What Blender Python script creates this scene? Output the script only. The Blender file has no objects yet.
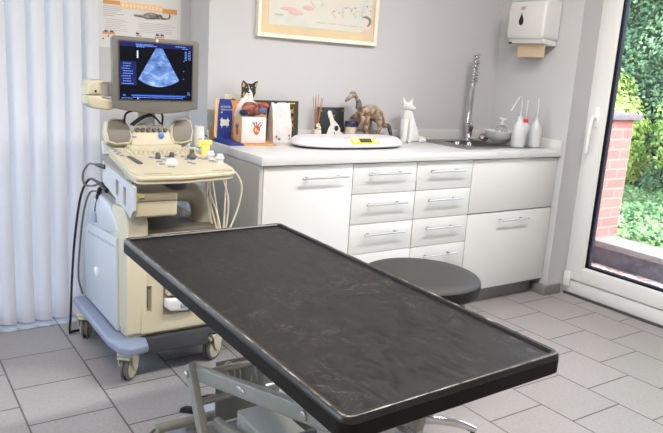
import bpy, bmesh, math, random
from mathutils import Vector, Matrix, Euler, noise
random.seed(7)
C = bpy.context.scene.collection
PI = math.pi

# ------------------------------------------------------------------ materials
def new_mat(name):
    m = bpy.data.materials.new(name); m.use_nodes = True
    nt = m.node_tree
    return m, nt, nt.nodes['Principled BSDF']

def mat(name, col, rough=.5, metal=0., bump=0., bscale=60., var=0., vscale=8., spec=.5, coat=0., trans=0., alpha=1., sub=0., emit=None, estr=0., ior=1.45):
    m, nt, b = new_mat(name)
    b.inputs['Base Color'].default_value = (*col, 1)
    b.inputs['Roughness'].default_value = rough
    b.inputs['Metallic'].default_value = metal
    b.inputs['Specular IOR Level'].default_value = spec
    b.inputs['Coat Weight'].default_value = coat
    b.inputs['Transmission Weight'].default_value = trans
    b.inputs['IOR'].default_value = ior
    b.inputs['Subsurface Weight'].default_value = sub
    if emit:
        b.inputs['Emission Color'].default_value = (*emit, 1); b.inputs['Emission Strength'].default_value = estr
    tc = nt.nodes.new('ShaderNodeTexCoord')
    if var > 0:
        n = nt.nodes.new('ShaderNodeTexNoise'); n.inputs['Scale'].default_value = vscale; n.inputs['Detail'].default_value = 5
        nt.links.new(tc.outputs['Object'], n.inputs['Vector'])
        r = nt.nodes.new('ShaderNodeValToRGB')
        r.color_ramp.elements[0].position = .3; r.color_ramp.elements[1].position = .7
        r.color_ramp.elements[0].color = (*[c*(1-var) for c in col], 1)
        r.color_ramp.elements[1].color = (*[min(1, c*(1+var)) for c in col], 1)
        nt.links.new(n.outputs['Fac'], r.inputs['Fac']); nt.links.new(r.outputs['Color'], b.inputs['Base Color'])
    if bump > 0:
        n2 = nt.nodes.new('ShaderNodeTexNoise'); n2.inputs['Scale'].default_value = bscale; n2.inputs['Detail'].default_value = 4
        nt.links.new(tc.outputs['Object'], n2.inputs['Vector'])
        bp = nt.nodes.new('ShaderNodeBump'); bp.inputs['Strength'].default_value = bump; bp.inputs['Distance'].default_value = .01
        nt.links.new(n2.outputs['Fac'], bp.inputs['Height']); nt.links.new(bp.outputs['Normal'], b.inputs['Normal'])
    return m

def ramp_mat(name, stops, scale=8, detail=6, rough=.6, bump=.2, coord='Object', dist=0.):
    m, nt, b = new_mat(name); b.inputs['Roughness'].default_value = rough
    tc = nt.nodes.new('ShaderNodeTexCoord'); n = nt.nodes.new('ShaderNodeTexNoise')
    n.inputs['Scale'].default_value = scale; n.inputs['Detail'].default_value = detail; n.inputs['Distortion'].default_value = dist
    nt.links.new(tc.outputs[coord], n.inputs['Vector'])
    r = nt.nodes.new('ShaderNodeValToRGB'); cr = r.color_ramp
    cr.elements[0].position = stops[0][0]; cr.elements[0].color = (*stops[0][1], 1)
    cr.elements[1].position = stops[-1][0]; cr.elements[1].color = (*stops[-1][1], 1)
    for p, c in stops[1:-1]:
        e = cr.elements.new(p); e.color = (*c, 1)
    nt.links.new(n.outputs['Fac'], r.inputs['Fac']); nt.links.new(r.outputs['Color'], b.inputs['Base Color'])
    bp = nt.nodes.new('ShaderNodeBump'); bp.inputs['Strength'].default_value = bump; bp.inputs['Distance'].default_value = .01
    nt.links.new(n.outputs['Fac'], bp.inputs['Height']); nt.links.new(bp.outputs['Normal'], b.inputs['Normal'])
    return m

def brick_mat(name, c1, c2, mortar, w, h, msize, offset, vecmap, rough, loc=(0, 0, 0), bump=.4, nvar=.12, freq=2, spec=.5):
    """vecmap: indices of position components used as brick u, v"""
    m, nt, b = new_mat(name); b.inputs['Roughness'].default_value = rough
    b.inputs['Specular IOR Level'].default_value = spec
    g = nt.nodes.new('ShaderNodeNewGeometry'); sp = nt.nodes.new('ShaderNodeSeparateXYZ'); cb = nt.nodes.new('ShaderNodeCombineXYZ')
    nt.links.new(g.outputs['Position'], sp.inputs[0])
    for k, ax in enumerate(vecmap):
        ad = nt.nodes.new('ShaderNodeMath'); ad.operation = 'SUBTRACT'; ad.inputs[1].default_value = loc[k]
        nt.links.new(sp.outputs[ax], ad.inputs[0]); nt.links.new(ad.outputs[0], cb.inputs[k])
    br = nt.nodes.new('ShaderNodeTexBrick')
    br.offset = offset; br.offset_frequency = freq; br.squash = 1
    br.inputs['Scale'].default_value = 1; br.inputs['Brick Width'].default_value = w; br.inputs['Row Height'].default_value = h
    br.inputs['Mortar Size'].default_value = msize; br.inputs['Mortar Smooth'].default_value = .1; br.inputs['Bias'].default_value = 0
    br.inputs['Color1'].default_value = (*c1, 1); br.inputs['Color2'].default_value = (*c2, 1); br.inputs['Mortar'].default_value = (*mortar, 1)
    nt.links.new(cb.outputs[0], br.inputs['Vector'])
    n = nt.nodes.new('ShaderNodeTexNoise'); n.inputs['Scale'].default_value = 90; n.inputs['Detail'].default_value = 6
    nt.links.new(g.outputs['Position'], n.inputs['Vector'])
    mr = nt.nodes.new('ShaderNodeMapRange'); mr.inputs['From Min'].default_value = .3; mr.inputs['From Max'].default_value = .7
    mr.inputs['To Min'].default_value = 1-nvar; mr.inputs['To Max'].default_value = 1+nvar
    nt.links.new(n.outputs['Fac'], mr.inputs['Value'])
    mx = nt.nodes.new('ShaderNodeVectorMath'); mx.operation = 'SCALE'
    nt.links.new(br.outputs['Color'], mx.inputs[0]); nt.links.new(mr.outputs[0], mx.inputs['Scale'])
    nt.links.new(mx.outputs[0], b.inputs['Base Color'])
    bp = nt.nodes.new('ShaderNodeBump'); bp.inputs['Strength'].default_value = bump; bp.inputs['Distance'].default_value = .003; bp.invert = True
    nt.links.new(br.outputs['Fac'], bp.inputs['Height']); nt.links.new(bp.outputs['Normal'], b.inputs['Normal'])
    return m

def glass_mat(name, col=(1, 1, 1), rough=0.02, fac=.1):
    """thin clear pane: mostly transparent with a mirror-like reflection"""
    m, nt, b = new_mat(name); nt.nodes.remove(b)
    out = nt.nodes['Material Output']; t = nt.nodes.new('ShaderNodeBsdfTransparent'); t.inputs[0].default_value = (*col, 1)
    g = nt.nodes.new('ShaderNodeBsdfGlossy'); g.inputs['Roughness'].default_value = rough
    fr = nt.nodes.new('ShaderNodeFresnel'); fr.inputs['IOR'].default_value = 1.4
    mx = nt.nodes.new('ShaderNodeMixShader'); nt.links.new(fr.outputs[0], mx.inputs[0])
    nt.links.new(t.outputs[0], mx.inputs[1]); nt.links.new(g.outputs[0], mx.inputs[2]); nt.links.new(mx.outputs[0], out.inputs[0])
    return m

def sheer_mat(name, col, tcol, tw=.5, rough=.6):
    """cloth slat that lets some light through"""
    m, nt, b = new_mat(name); nt.nodes.remove(b); out = nt.nodes['Material Output']
    d = nt.nodes.new('ShaderNodeBsdfDiffuse'); d.inputs[0].default_value = (*col, 1)
    t = nt.nodes.new('ShaderNodeBsdfTranslucent'); t.inputs[0].default_value = (*tcol, 1)
    tc = nt.nodes.new('ShaderNodeTexCoord'); n = nt.nodes.new('ShaderNodeTexNoise'); n.inputs['Scale'].default_value = 300
    nt.links.new(tc.outputs['Object'], n.inputs[0]); bp = nt.nodes.new('ShaderNodeBump'); bp.inputs['Strength'].default_value = .1
    nt.links.new(n.outputs['Fac'], bp.inputs['Height']); nt.links.new(bp.outputs[0], d.inputs['Normal'])
    mx = nt.nodes.new('ShaderNodeMixShader'); mx.inputs[0].default_value = tw
    nt.links.new(d.outputs[0], mx.inputs[1]); nt.links.new(t.outputs[0], mx.inputs[2]); nt.links.new(mx.outputs[0], out.inputs[0])
    return m

def scratch_mat(name):
    m, nt, b = new_mat(name); b.inputs['Roughness'].default_value = .42
    tc = nt.nodes.new('ShaderNodeTexCoord')
    mp = nt.nodes.new('ShaderNodeMapping'); mp.inputs['Scale'].default_value = (9, 3.2, 1)
    nt.links.new(tc.outputs['Object'], mp.inputs[0])
    n = nt.nodes.new('ShaderNodeTexNoise'); n.inputs['Scale'].default_value = 2.2; n.inputs['Detail'].default_value = 9; n.inputs['Distortion'].default_value = 2.6
    nt.links.new(mp.outputs[0], n.inputs[0])
    # thin curling scratches: narrow band of a distorted noise
    n2 = nt.nodes.new('ShaderNodeTexNoise'); n2.inputs['Scale'].default_value = 9; n2.inputs['Detail'].default_value = 6; n2.inputs['Distortion'].default_value = 3.0
    nt.links.new(tc.outputs['Object'], n2.inputs[0])
    sb = nt.nodes.new('ShaderNodeMath'); sb.operation = 'SUBTRACT'; sb.inputs[1].default_value = .5; nt.links.new(n2.outputs['Fac'], sb.inputs[0])
    ab = nt.nodes.new('ShaderNodeMath'); ab.operation = 'ABSOLUTE'; nt.links.new(sb.outputs[0], ab.inputs[0])
    mr = nt.nodes.new('ShaderNodeMapRange'); mr.inputs['From Min'].default_value = 0; mr.inputs['From Max'].default_value = .012
    mr.inputs['To Min'].default_value = 1; mr.inputs['To Max'].default_value = 0; nt.links.new(ab.outputs[0], mr.inputs['Value'])
    n3 = nt.nodes.new('ShaderNodeTexNoise'); n3.inputs['Scale'].default_value = 3.5; n3.inputs['Detail'].default_value = 3; nt.links.new(tc.outputs['Object'], n3.inputs[0])
    m3 = nt.nodes.new('ShaderNodeMapRange'); m3.inputs['From Min'].default_value = .38; m3.inputs['From Max'].default_value = .62; nt.links.new(n3.outputs['Fac'], m3.inputs['Value'])
    mu = nt.nodes.new('ShaderNodeMath'); mu.operation = 'MULTIPLY'; nt.links.new(mr.outputs[0], mu.inputs[0]); nt.links.new(m3.outputs[0], mu.inputs[1])
    r = nt.nodes.new('ShaderNodeValToRGB'); r.color_ramp.elements[0].position = .35; r.color_ramp.elements[1].position = .75
    r.color_ramp.elements[0].color = (.007, .0065, .007, 1); r.color_ramp.elements[1].color = (.019, .0175, .018, 1)
    nt.links.new(n.outputs['Fac'], r.inputs[0])
    mx = nt.nodes.new('ShaderNodeMix'); mx.data_type = 'RGBA'
    k = nt.nodes.new('ShaderNodeMath'); k.operation = 'MULTIPLY'; k.inputs[1].default_value = .6; nt.links.new(mu.outputs[0], k.inputs[0])
    nt.links.new(k.outputs[0], mx.inputs[0]); nt.links.new(r.outputs[0], mx.inputs[6]); mx.inputs[7].default_value = (.17, .155, .15, 1)
    nt.links.new(mx.outputs[2], b.inputs['Base Color'])
    rr = nt.nodes.new('ShaderNodeMapRange'); rr.inputs['To Min'].default_value = .30; rr.inputs['To Max'].default_value = .60
    nt.links.new(n.outputs['Fac'], rr.inputs['Value']); nt.links.new(rr.outputs[0], b.inputs['Roughness'])
    return m

def leaf_mat(name, stops, scale=3.0, tr=.3):
    m, nt, b = new_mat(name); out = nt.nodes['Material Output']
    b.inputs['Roughness'].default_value = .4
    g = nt.nodes.new('ShaderNodeNewGeometry')
    n = nt.nodes.new('ShaderNodeTexWhiteNoise'); n.noise_dimensions = '1D'
    nt.links.new(g.outputs['Random Per Island'], n.inputs['W'])
    n2 = nt.nodes.new('ShaderNodeTexNoise'); n2.inputs['Scale'].default_value = scale; nt.links.new(g.outputs['Position'], n2.inputs[0])
    ad = nt.nodes.new('ShaderNodeMath'); ad.operation = 'MULTIPLY_ADD'; ad.inputs[1].default_value = .45
    nt.links.new(n.outputs['Value'], ad.inputs[0]); s = nt.nodes.new('ShaderNodeMath'); s.operation = 'MULTIPLY_ADD'; s.inputs[1].default_value = 1.6; s.inputs[2].default_value = -.52
    nt.links.new(n2.outputs['Fac'], s.inputs[0]); nt.links.new(s.outputs[0], ad.inputs[2])
    r = nt.nodes.new('ShaderNodeValToRGB'); cr = r.color_ramp
    cr.elements[0].position = stops[0][0]; cr.elements[0].color = (*stops[0][1], 1)
    cr.elements[1].position = stops[-1][0]; cr.elements[1].color = (*stops[-1][1], 1)
    for p, c in stops[1:-1]:
        e = cr.elements.new(p); e.color = (*c, 1)
    nt.links.new(ad.outputs[0], r.inputs[0]); nt.links.new(r.outputs[0], b.inputs['Base Color'])
    t = nt.nodes.new('ShaderNodeBsdfTranslucent'); nt.links.new(r.outputs[0], t.inputs[0])
    mx = nt.nodes.new('ShaderNodeMixShader'); mx.inputs[0].default_value = tr
    nt.links.new(b.outputs[0], mx.inputs[1]); nt.links.new(t.outputs[0], mx.inputs[2]); nt.links.new(mx.outputs[0], out.inputs[0])
    return m

M = {}
M['wall'] = mat('wall_paint', (.52, .515, .53), .8, bump=.04, bscale=220)
M['ceiling'] = mat('ceiling_paint', (.8, .8, .79), .9, bump=.03, bscale=200)
M['trimgrey'] = mat('grey_tile_skirting', (.20, .195, .19), .45, bump=.05, bscale=150, var=.1, vscale=30)
M['front'] = mat('white_laminate_front', (.66, .66, .645), .38, bump=.01, bscale=120)
M['carcass'] = mat('grey_laminate_side', (.40, .395, .38), .5, bump=.02, bscale=300, var=.03, vscale=40)
M['worktop'] = mat('worktop_laminate', (.60, .595, .59), .35, bump=.015, bscale=400, var=.03, vscale=200)
M['gapdark'] = mat('dark_gap', (.05, .045, .04), .8)
M['plinth'] = mat('grey_plinth', (.25, .25, .255), .4, bump=.02)
M['steel'] = mat('brushed_steel', (.55, .54, .52), .38, metal=1, bump=.03, bscale=200)
M['sinksteel'] = mat('sink_steel', (.42, .40, .39), .3, metal=.85, bump=.05, bscale=300)
M['chrome'] = mat('chrome', (.75, .76, .78), .08, metal=1)
M['cream'] = mat('cream_plastic', (.56, .51, .375), .42, bump=.02, bscale=500)
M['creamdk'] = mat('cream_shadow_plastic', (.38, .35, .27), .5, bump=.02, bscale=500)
M['white_side'] = mat('pale_grey_plastic', (.50, .51, .53), .42, bump=.02, bscale=400)
M['bluegrey'] = mat('blue_grey_plastic', (.25, .29, .38), .4, bump=.02, bscale=300)
M['monitor'] = mat('monitor_grey_plastic', (.165, .155, .14), .42, bump=.03, bscale=600)
M['spk'] = mat('speaker_grey_plastic', (.19, .175, .145), .5, bump=.1, bscale=900)
M['dkgrey'] = mat('dark_grey_plastic', (.07, .07, .075), .45, bump=.03, bscale=300)
M['black'] = mat('black_rubber', (.012, .012, .013), .5, bump=.05, bscale=200)
M['blackplastic'] = mat('black_plastic', (.02, .02, .022), .35, bump=.01)
M['casterrubber'] = mat('grey_tyre_rubber', (.14, .13, .12), .55, bump=.05, bscale=200)
M['key'] = mat('key_cream_dark', (.52, .48, .38), .5, bump=.01)
M['btn'] = mat('button_bluegrey', (.25, .26, .36), .45, bump=.01)
M['knob'] = mat('knob_dark_grey', (.10, .10, .10), .4, bump=.01)
M['blue'] = mat('blue_knob', (.02, .16, .55), .35, bump=.01)
M['tableblk'] = scratch_mat('scratched_black_rubber_mat'); M['tableblk'].node_tree.nodes['Principled BSDF'].inputs['Specular IOR Level'].default_value = .26
M['tablerim'] = ramp_mat('worn_black_vinyl_rim', [(.35, (.006, .006, .006)), (.60, (.013, .012, .012)), (.75, (.035, .032, .028))], 160, 6, .33, .03); M['lip'] = ramp_mat('worn_highlight_edge', [(.35, (.012, .012, .011)), (.5, (.10, .09, .08)), (.68, (.32, .29, .25))], 25, 6, .3, .1)
M['tableside'] = mat('black_vinyl_edge', (.006, .006, .006), .45, bump=.05, bscale=100, spec=.2)
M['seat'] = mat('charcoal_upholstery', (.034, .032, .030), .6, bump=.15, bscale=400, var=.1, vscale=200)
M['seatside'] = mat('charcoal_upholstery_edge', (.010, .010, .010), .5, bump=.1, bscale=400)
M['frame_grey'] = mat('painted_grey_green_steel', (.27, .265, .225), .4, bump=.04, bscale=120, var=.06, vscale=20)
M['upvc'] = mat('white_upvc', (.74, .74, .73), .3, bump=.01)
M['upvchandle'] = mat('white_handle_metal', (.85, .85, .85), .25)
M['gasket'] = mat('black_gasket', (.006, .007, .014), .6, spec=.15)
M['pane'] = glass_mat('clear_pane')
M['slat'] = sheer_mat('white_blind_cloth', (.72, .72, .74), (.72, .72, .76), .27)
M['white'] = mat('white_gloss_plastic', (.66, .655, .645), .25, bump=.005)
M['scalewhite'] = mat('baby_scale_plastic', (.72, .68, .74), .28, bump=.005)
M['bagpaper'] = mat('crumpled_white_paper', (.66, .64, .62), .7, bump=.9, bscale=22, var=.06, vscale=9)
M['paper'] = mat('white_paper', (.66, .655, .645), .7, bump=.02, bscale=80)
M['papercream'] = mat('cream_paper', (.72, .68, .58), .75, bump=.02)
M['orange'] = mat('orange_print', (.66, .30, .09), .5, bump=.01)
M['peach'] = mat('peach_print', (.85, .52, .25), .5, bump=.01)
M['navy'] = mat('navy_print', (.02, .045, .25), .4, bump=.01)
M['textgrey'] = mat('grey_print', (.35, .34, .34), .7)
M['textlight'] = mat('faint_grey_print', (.36, .35, .33), .7)
M['red'] = mat('red_plastic', (.75, .03, .03), .35)
M['redprint'] = mat('red_print', (.55, .07, .035), .5)
M['yellow'] = mat('yellow_plastic', (.85, .68, .18), .4, bump=.01)
M['yellowgloss'] = mat('yellow_bezel', (.95, .78, .03), .35)
M['lcd'] = mat('lcd_grey', (.06, .07, .08), .2)
M['teal'] = mat('teal_label', (.03, .35, .42), .4)
M['wood'] = mat('orange_wood', (.45, .22, .07), .5, var=.2, vscale=12)
M['reed'] = mat('brown_reed', (.42, .20, .10), .7, var=.2, vscale=60)
M['furblack'] = mat('black_fur_print', (.025, .02, .02), .6, bump=.02)
M['furwhite'] = mat('white_fur_print', (.75, .72, .68), .6, bump=.02)
M['furtan'] = mat('tan_fur_print', (.50, .30, .17), .6, bump=.02)
M['olive'] = mat('olive_frame', (.05, .05, .025), .4, var=.15, vscale=20)
M['goldprint'] = ramp_mat('gold_speckled_print', [(.3, (.015, .014, .012)), (.50, (.02, .02, .018)), (.58, (.50, .27, .04)), (.8, (.40, .20, .03))], 34, 4, .4, 0)
M['candle'] = mat('cream_jar', (.66, .60, .45), .35, var=.12, vscale=60)
M['navylid'] = mat('navy_lid', (.02, .025, .07), .35)
M['dino'] = ramp_mat('mottled_bark', [(.32, (.06, .03, .018)), (.44, (.20, .11, .06)), (.55, (.30, .235, .165)), (.70, (.44, .40, .34))], 30, 8, .7, .5)
M['dinodark'] = ramp_mat('dark_grey_bark', [(.35, (.02, .018, .016)), (.65, (.16, .15, .13))], 30, 6, .7, .5)
M['plaster'] = mat('white_plaster', (.66, .655, .645), .6, bump=.05, bscale=80)
M['milky'] = mat('milky_plastic', (.80, .82, .86), .3, trans=.35, sub=.1, bump=.01)
M['clear'] = mat('clear_plastic', (.75, .78, .80), .08, trans=.85)
M['liquid'] = mat('pinkish_liquid', (.80, .74, .78), .3)
M['towel'] = mat('kraft_paper_towel', (.55, .43, .30), .8, bump=.1, bscale=200)
M['dispenser'] = mat('dispenser_white', (.66, .655, .645), .22, bump=.005)
M['smoke'] = mat('smoked_window', (.01, .01, .015), .1)
M['brick'] = brick_mat('pale_red_brick', (.19, .060, .055), (.23, .082, .072), (.145, .115, .11), .22, .075, .008, .5, (0, 2), .8, loc=(3.42, -.0, 0), bump=.8)
M['capstone'] = mat('grey_capstone', (.075, .07, .08), .7, bump=.2, bscale=80, var=.2, vscale=30)
M['slabstone'] = mat('pale_stone_slab', (.19, .18, .172), .8, bump=.3, bscale=90, var=.12, vscale=40)
M['riser'] = mat('dark_riser', (.10, .10, .12), .8, bump=.3, bscale=60, var=.3, vscale=20)
M['ground'] = ramp_mat('leaf_strewn_paving', [(.3, (.16, .12, .12)), (.45, (.34, .28, .27)), (.6, (.55, .50, .47)), (.75, (.45, .42, .40))], 14, 10, .9, .5)
M['soil'] = mat('dark_soil', (.06, .05, .03), .9, bump=.6, bscale=20, var=.4)
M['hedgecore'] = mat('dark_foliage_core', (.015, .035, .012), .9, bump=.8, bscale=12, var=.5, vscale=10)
M['ivy'] = leaf_mat('ivy_leaf', [(0., (.02, .06, .02)), (.45, (.06, .15, .05)), (.7, (.17, .30, .12)), (1., (.42, .52, .32))], 2.2)
M['shrubleaf'] = leaf_mat('yellow_green_leaf', [(0., (.08, .18, .03)), (.4, (.25, .40, .08)), (.75, (.50, .60, .18)), (1., (.72, .72, .40))], 3)
M['coverleaf'] = leaf_mat('ground_ivy_leaf', [(0., (.04, .12, .04)), (.45, (.12, .27, .09)), (.8, (.30, .44, .19)), (1., (.50, .60, .34))], 3)
M['deadleaf'] = leaf_mat('dead_leaf', [(0., (.20, .10, .08)), (.5, (.42, .25, .20)), (1., (.65, .50, .46))], 3, .1)
M['heartred'] = ramp_mat('heart_muscle', [(.38, (.07, .012, .012)), (.5, (.28, .06, .04)), (.66, (.52, .24, .16))], 26, 6, .3, .2)
M['heartblue'] = mat('heart_vein_blue', (.08, .13, .22), .3)
M['heartpink'] = mat('heart_artery_red', (.42, .05, .04), .3)
M['artsheet'] = ramp_mat('watercolour_wash', [(.30, (.50, .56, .54)), (.45, (.62, .62, .56)), (.58, (.66, .60, .54)), (.68, (.68, .50, .45)), (.8, (.56, .58, .58))], 5.5, 5, .7, 0)
M['matboard'] = mat('buff_mat_board', (.66, .53, .34), .8, bump=.03, var=.05)
M['creamframe'] = mat('cream_picture_frame', (.74, .70, .60), .4, bump=.02)
M['ink'] = mat('faded_ink', (.25, .24, .26), .8)
M['inkpale'] = mat('pale_ink', (.42, .42, .42), .8)
M['cable_w'] = mat('cream_cable', (.66, .60, .46), .4)
M['cable_b'] = mat('black_cable', (.012, .012, .016), .4)
M['cable_g'] = mat('grey_cable', (.12, .12, .12), .4)
M['pedal'] = mat('pale_grey_pedal', (.45, .46, .50), .4)
M['label'] = mat('grey_motor_label', (.42, .41, .36), .5)
M['socket'] = mat('cream_socket', (.68, .62, .48), .35)
M['screenbg'] = mat('screen_black', (.004, .004, .006), .15, spec=.2, emit=(.002, .003, .010), estr=.5)
M['screennavy'] = mat('screen_navy', (.005, .005, .02), .15, emit=(.006, .015, .13), estr=.6)
M['screentext'] = mat('screen_text', (.01, .01, .02), .2, emit=(.20, .36, 1.0), estr=1.0)
M['screenbar'] = mat('screen_bar', (.01, .01, .02), .2, emit=(.03, .16, .85), estr=1.)
M['screenwhite'] = mat('screen_white', (.01, .01, .02), .2, emit=(.75, .8, 1.), estr=1.0)
def fan_mat():
    m, nt, b = new_mat('ultrasound_image'); b.inputs['Base Color'].default_value = (.01, .01, .02, 1); b.inputs['Roughness'].default_value = .2
    tc = nt.nodes.new('ShaderNodeTexCoord'); mp = nt.nodes.new('ShaderNodeMapping'); mp.inputs['Scale'].default_value = (16, 16, 30)
    nt.links.new(tc.outputs['Object'], mp.inputs[0])
    n = nt.nodes.new('ShaderNodeTexNoise'); n.inputs['Scale'].default_value = 1.2; n.inputs['Detail'].default_value = 8; n.inputs['Roughness'].default_value = .65
    nt.links.new(mp.outputs[0], n.inputs[0]); r = nt.nodes.new('ShaderNodeValToRGB'); cr = r.color_ramp
    cr.elements[0].position = .33; cr.elements[0].color = (.03, .07, .22, 1); cr.elements[1].position = .72; cr.elements[1].color = (.50, .70, 1., 1)
    e = cr.elements.new(.5); e.color = (.12, .24, .55, 1)
    nt.links.new(n.outputs['Fac'], r.inputs[0]); nt.links.new(r.outputs[0], b.inputs['Emission Color']); b.inputs['Emission Strength'].default_value = 1.0
    return m
M['fan'] = fan_mat()
# floor tile: columns run along Y, neighbours shifted by half a tile
M['tile'] = brick_mat('grey_floor_tile', (.325, .302, .290), (.345, .322, .308), (.11, .10, .095), .3036, .3036, .0035, .5, (1, 0), .38, loc=(.6952, -.7022, 0), bump=.5, nvar=.09, spec=.4)

# ------------------------------------------------------------------ mesh builder
class MB:
    def __init__(self, xf=None):
        self.bm = bmesh.new(); self.xf = xf
    def _fin(self, geom_verts, T=None):
        if T is not None: bmesh.ops.transform(self.bm, matrix=T, verts=geom_verts)
        if self.xf is not None: bmesh.ops.transform(self.bm, matrix=self.xf, verts=geom_verts)
    def _merge(self, b, T=None):
        n0 = len(self.bm.verts)
        me = bpy.data.meshes.new('tmp'); b.to_mesh(me); b.free(); self.bm.from_mesh(me); bpy.data.meshes.remove(me)
        self.bm.verts.ensure_lookup_table(); self._fin(self.bm.verts[n0:], T); return self
    def box(self, x0, x1, y0, y1, z0, z1, bev=0., seg=2, T=None):
        b = bmesh.new(); bmesh.ops.create_cube(b, size=1)
        bmesh.ops.scale(b, vec=(x1-x0, y1-y0, z1-z0), verts=b.verts); bmesh.ops.translate(b, vec=((x0+x1)/2, (y0+y1)/2, (z0+z1)/2), verts=b.verts)
        if bev > 0: bmesh.ops.bevel(b, geom=b.edges[:], offset=bev, segments=seg, affect='EDGES', profile=.5)
        return self._merge(b, T)
    def prism(self, pts, axis, a0, a1, bev=0., seg=2, T=None):
        """pts: 2D outline; axis: extrusion axis ('x': pts=(y,z), 'y': pts=(x,z), 'z': pts=(x,y))"""
        b = bmesh.new()
        def P(p, a): return {'x': (a, p[0], p[1]), 'y': (p[0], a, p[1]), 'z': (p[0], p[1], a)}[axis]
        lo = [b.verts.new(P(p, a0)) for p in pts]; hi = [b.verts.new(P(p, a1)) for p in pts]
        b.faces.new(lo[::-1]); b.faces.new(hi); n = len(pts)
        for i in range(n): b.faces.new((lo[i], lo[(i+1) % n], hi[(i+1) % n], hi[i]))
        bmesh.ops.recalc_face_normals(b, faces=b.faces)
        if bev > 0:
            cap = [e for e in b.edges if (all(abs(v.co['xyz'.index(axis)]-a1) < 1e-7 for v in e.verts) or all(abs(v.co['xyz'.index(axis)]-a0) < 1e-7 for v in e.verts))]
            bmesh.ops.bevel(b, geom=cap, offset=bev, segments=seg, affect='EDGES', profile=.5)
        return self._merge(b, T)
    def lathe(self, prof, cx, cy, n=24, T=None, sx=1., sy=1.):
        b = bmesh.new(); rings = []
        for r, z in prof:
            if r < 1e-6: rings.append([b.verts.new((cx, cy, z))])
            else: rings.append([b.verts.new((cx+r*sx*math.cos(2*PI*k/n), cy+r*sy*math.sin(2*PI*k/n), z)) for k in range(n)])
        for A, B in zip(rings, rings[1:]):
            if len(A) == 1 and len(B) == 1: continue
            for k in range(n):
                k2 = (k+1) % n
                if len(A) == 1: b.faces.new((A[0], B[k2], B[k]))
                elif len(B) == 1: b.faces.new((A[k], A[k2], B[0]))
                else: b.faces.new((A[k], A[k2], B[k2], B[k]))
        for R_, f in ((rings[0], True), (rings[-1], False)):
            if len(R_) > 1: b.faces.new(R_[::-1] if f else R_)
        bmesh.ops.recalc_face_normals(b, faces=b.faces)
        return self._merge(b, T)
    def tube(self, pts, r, n=10, smooth=0, T=None, closed_ends=True):
        """pts: list of 3D points; r: radius or list. smooth: Catmull-Rom subdivisions"""
        P = [Vector(p) for p in pts]; Rr = list(r) if isinstance(r, (list, tuple)) else [r]*len(P)
        if smooth:
            Q, R2 = [], []
            for i in range(len(P)-1):
                p0 = P[max(i-1, 0)]; p1 = P[i]; p2 = P[i+1]; p3 = P[min(i+2, len(P)-1)]
                for k in range(smooth):
                    t = k/smooth
                    Q.append(.5*((2*p1)+(-p0+p2)*t+(2*p0-5*p1+4*p2-p3)*t*t+(-p0+3*p1-3*p2+p3)*t**3)); R2.append(Rr[i]*(1-t)+Rr[i+1]*t)
            Q.append(P[-1]); R2.append(Rr[-1]); P, Rr = Q, R2
        b = bmesh.new(); rings = []; up = None
        for i, p in enumerate(P):
            d = (P[min(i+1, len(P)-1)]-P[max(i-1, 0)]).normalized()
            if up is None: up = d.orthogonal().normalized()
            up = (up-d*up.dot(d)).normalized(); s = d.cross(up)
            rings.append([b.verts.new(p+Rr[i]*(math.cos(2*PI*k/n)*up+math.sin(2*PI*k/n)*s)) for k in range(n)])
        for A, B in zip(rings, rings[1:]):
            for k in range(n): b.faces.new((A[k], A[(k+1) % n], B[(k+1) % n], B[k]))
        if closed_ends: b.faces.new(rings[0][::-1]); b.faces.new(rings[-1])
        bmesh.ops.recalc_face_normals(b, faces=b.faces)
        return self._merge(b, T)
    def ball(self, c, r, n=16, T=None):
        b = bmesh.new(); bmesh.ops.create_uvsphere(b, u_segments=n, v_segments=max(6, n//2), radius=1)
        rr = r if isinstance(r, (tuple, list)) else (r, r, r)
        bmesh.ops.scale(b, vec=rr, verts=b.verts); bmesh.ops.translate(b, vec=c, verts=b.verts)
        return self._merge(b, T)
    def hexa(self, lo, hi, bev=0., T=None):
        """8 corners: lo[4], hi[4]"""
        b = bmesh.new(); L = [b.verts.new(p) for p in lo]; H = [b.verts.new(p) for p in hi]
        b.faces.new(L[::-1]); b.faces.new(H)
        n = len(L)
        for i in range(n): b.faces.new((L[i], L[(i+1) % n], H[(i+1) % n], H[i]))
        bmesh.ops.recalc_face_normals(b, faces=b.faces)
        if bev > 0: bmesh.ops.bevel(b, geom=b.edges[:], offset=bev, segments=3, affect='EDGES', profile=.5)
        return self._merge(b, T)
    def build(self, name, m, parent=None, smooth=True, origin=None, label=None, kind=None):
        me = bpy.data.meshes.new(name)
        o0 = Vector(origin) if origin is not None else (parent['_o'] if parent is not None and '_o' in parent.keys() else None)
        off = Vector((0, 0, 0))
        if parent is not None: off = Vector(ROOTLOC.get(parent.name, (0, 0, 0)))
        elif origin is not None: off = Vector(origin)
        bmesh.ops.translate(self.bm, vec=-off, verts=self.bm.verts)
        self.bm.to_mesh(me); self.bm.free(); me.materials.append(m)
        if smooth:
            me.polygons.foreach_set('use_smooth', [True]*len(me.polygons))
            try: me.set_sharp_from_angle(angle=math.radians(38))
            except Exception: pass
        o = bpy.data.objects.new(name, me); C.objects.link(o)
        if parent is not None: o.parent = parent; ROOTLOC[o.name] = tuple(off)
        else: o.location = off; ROOTLOC[o.name] = tuple(off)
        if label: o['label'] = label
        if kind: o['kind'] = kind
        return o
ROOTLOC = {}

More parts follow.
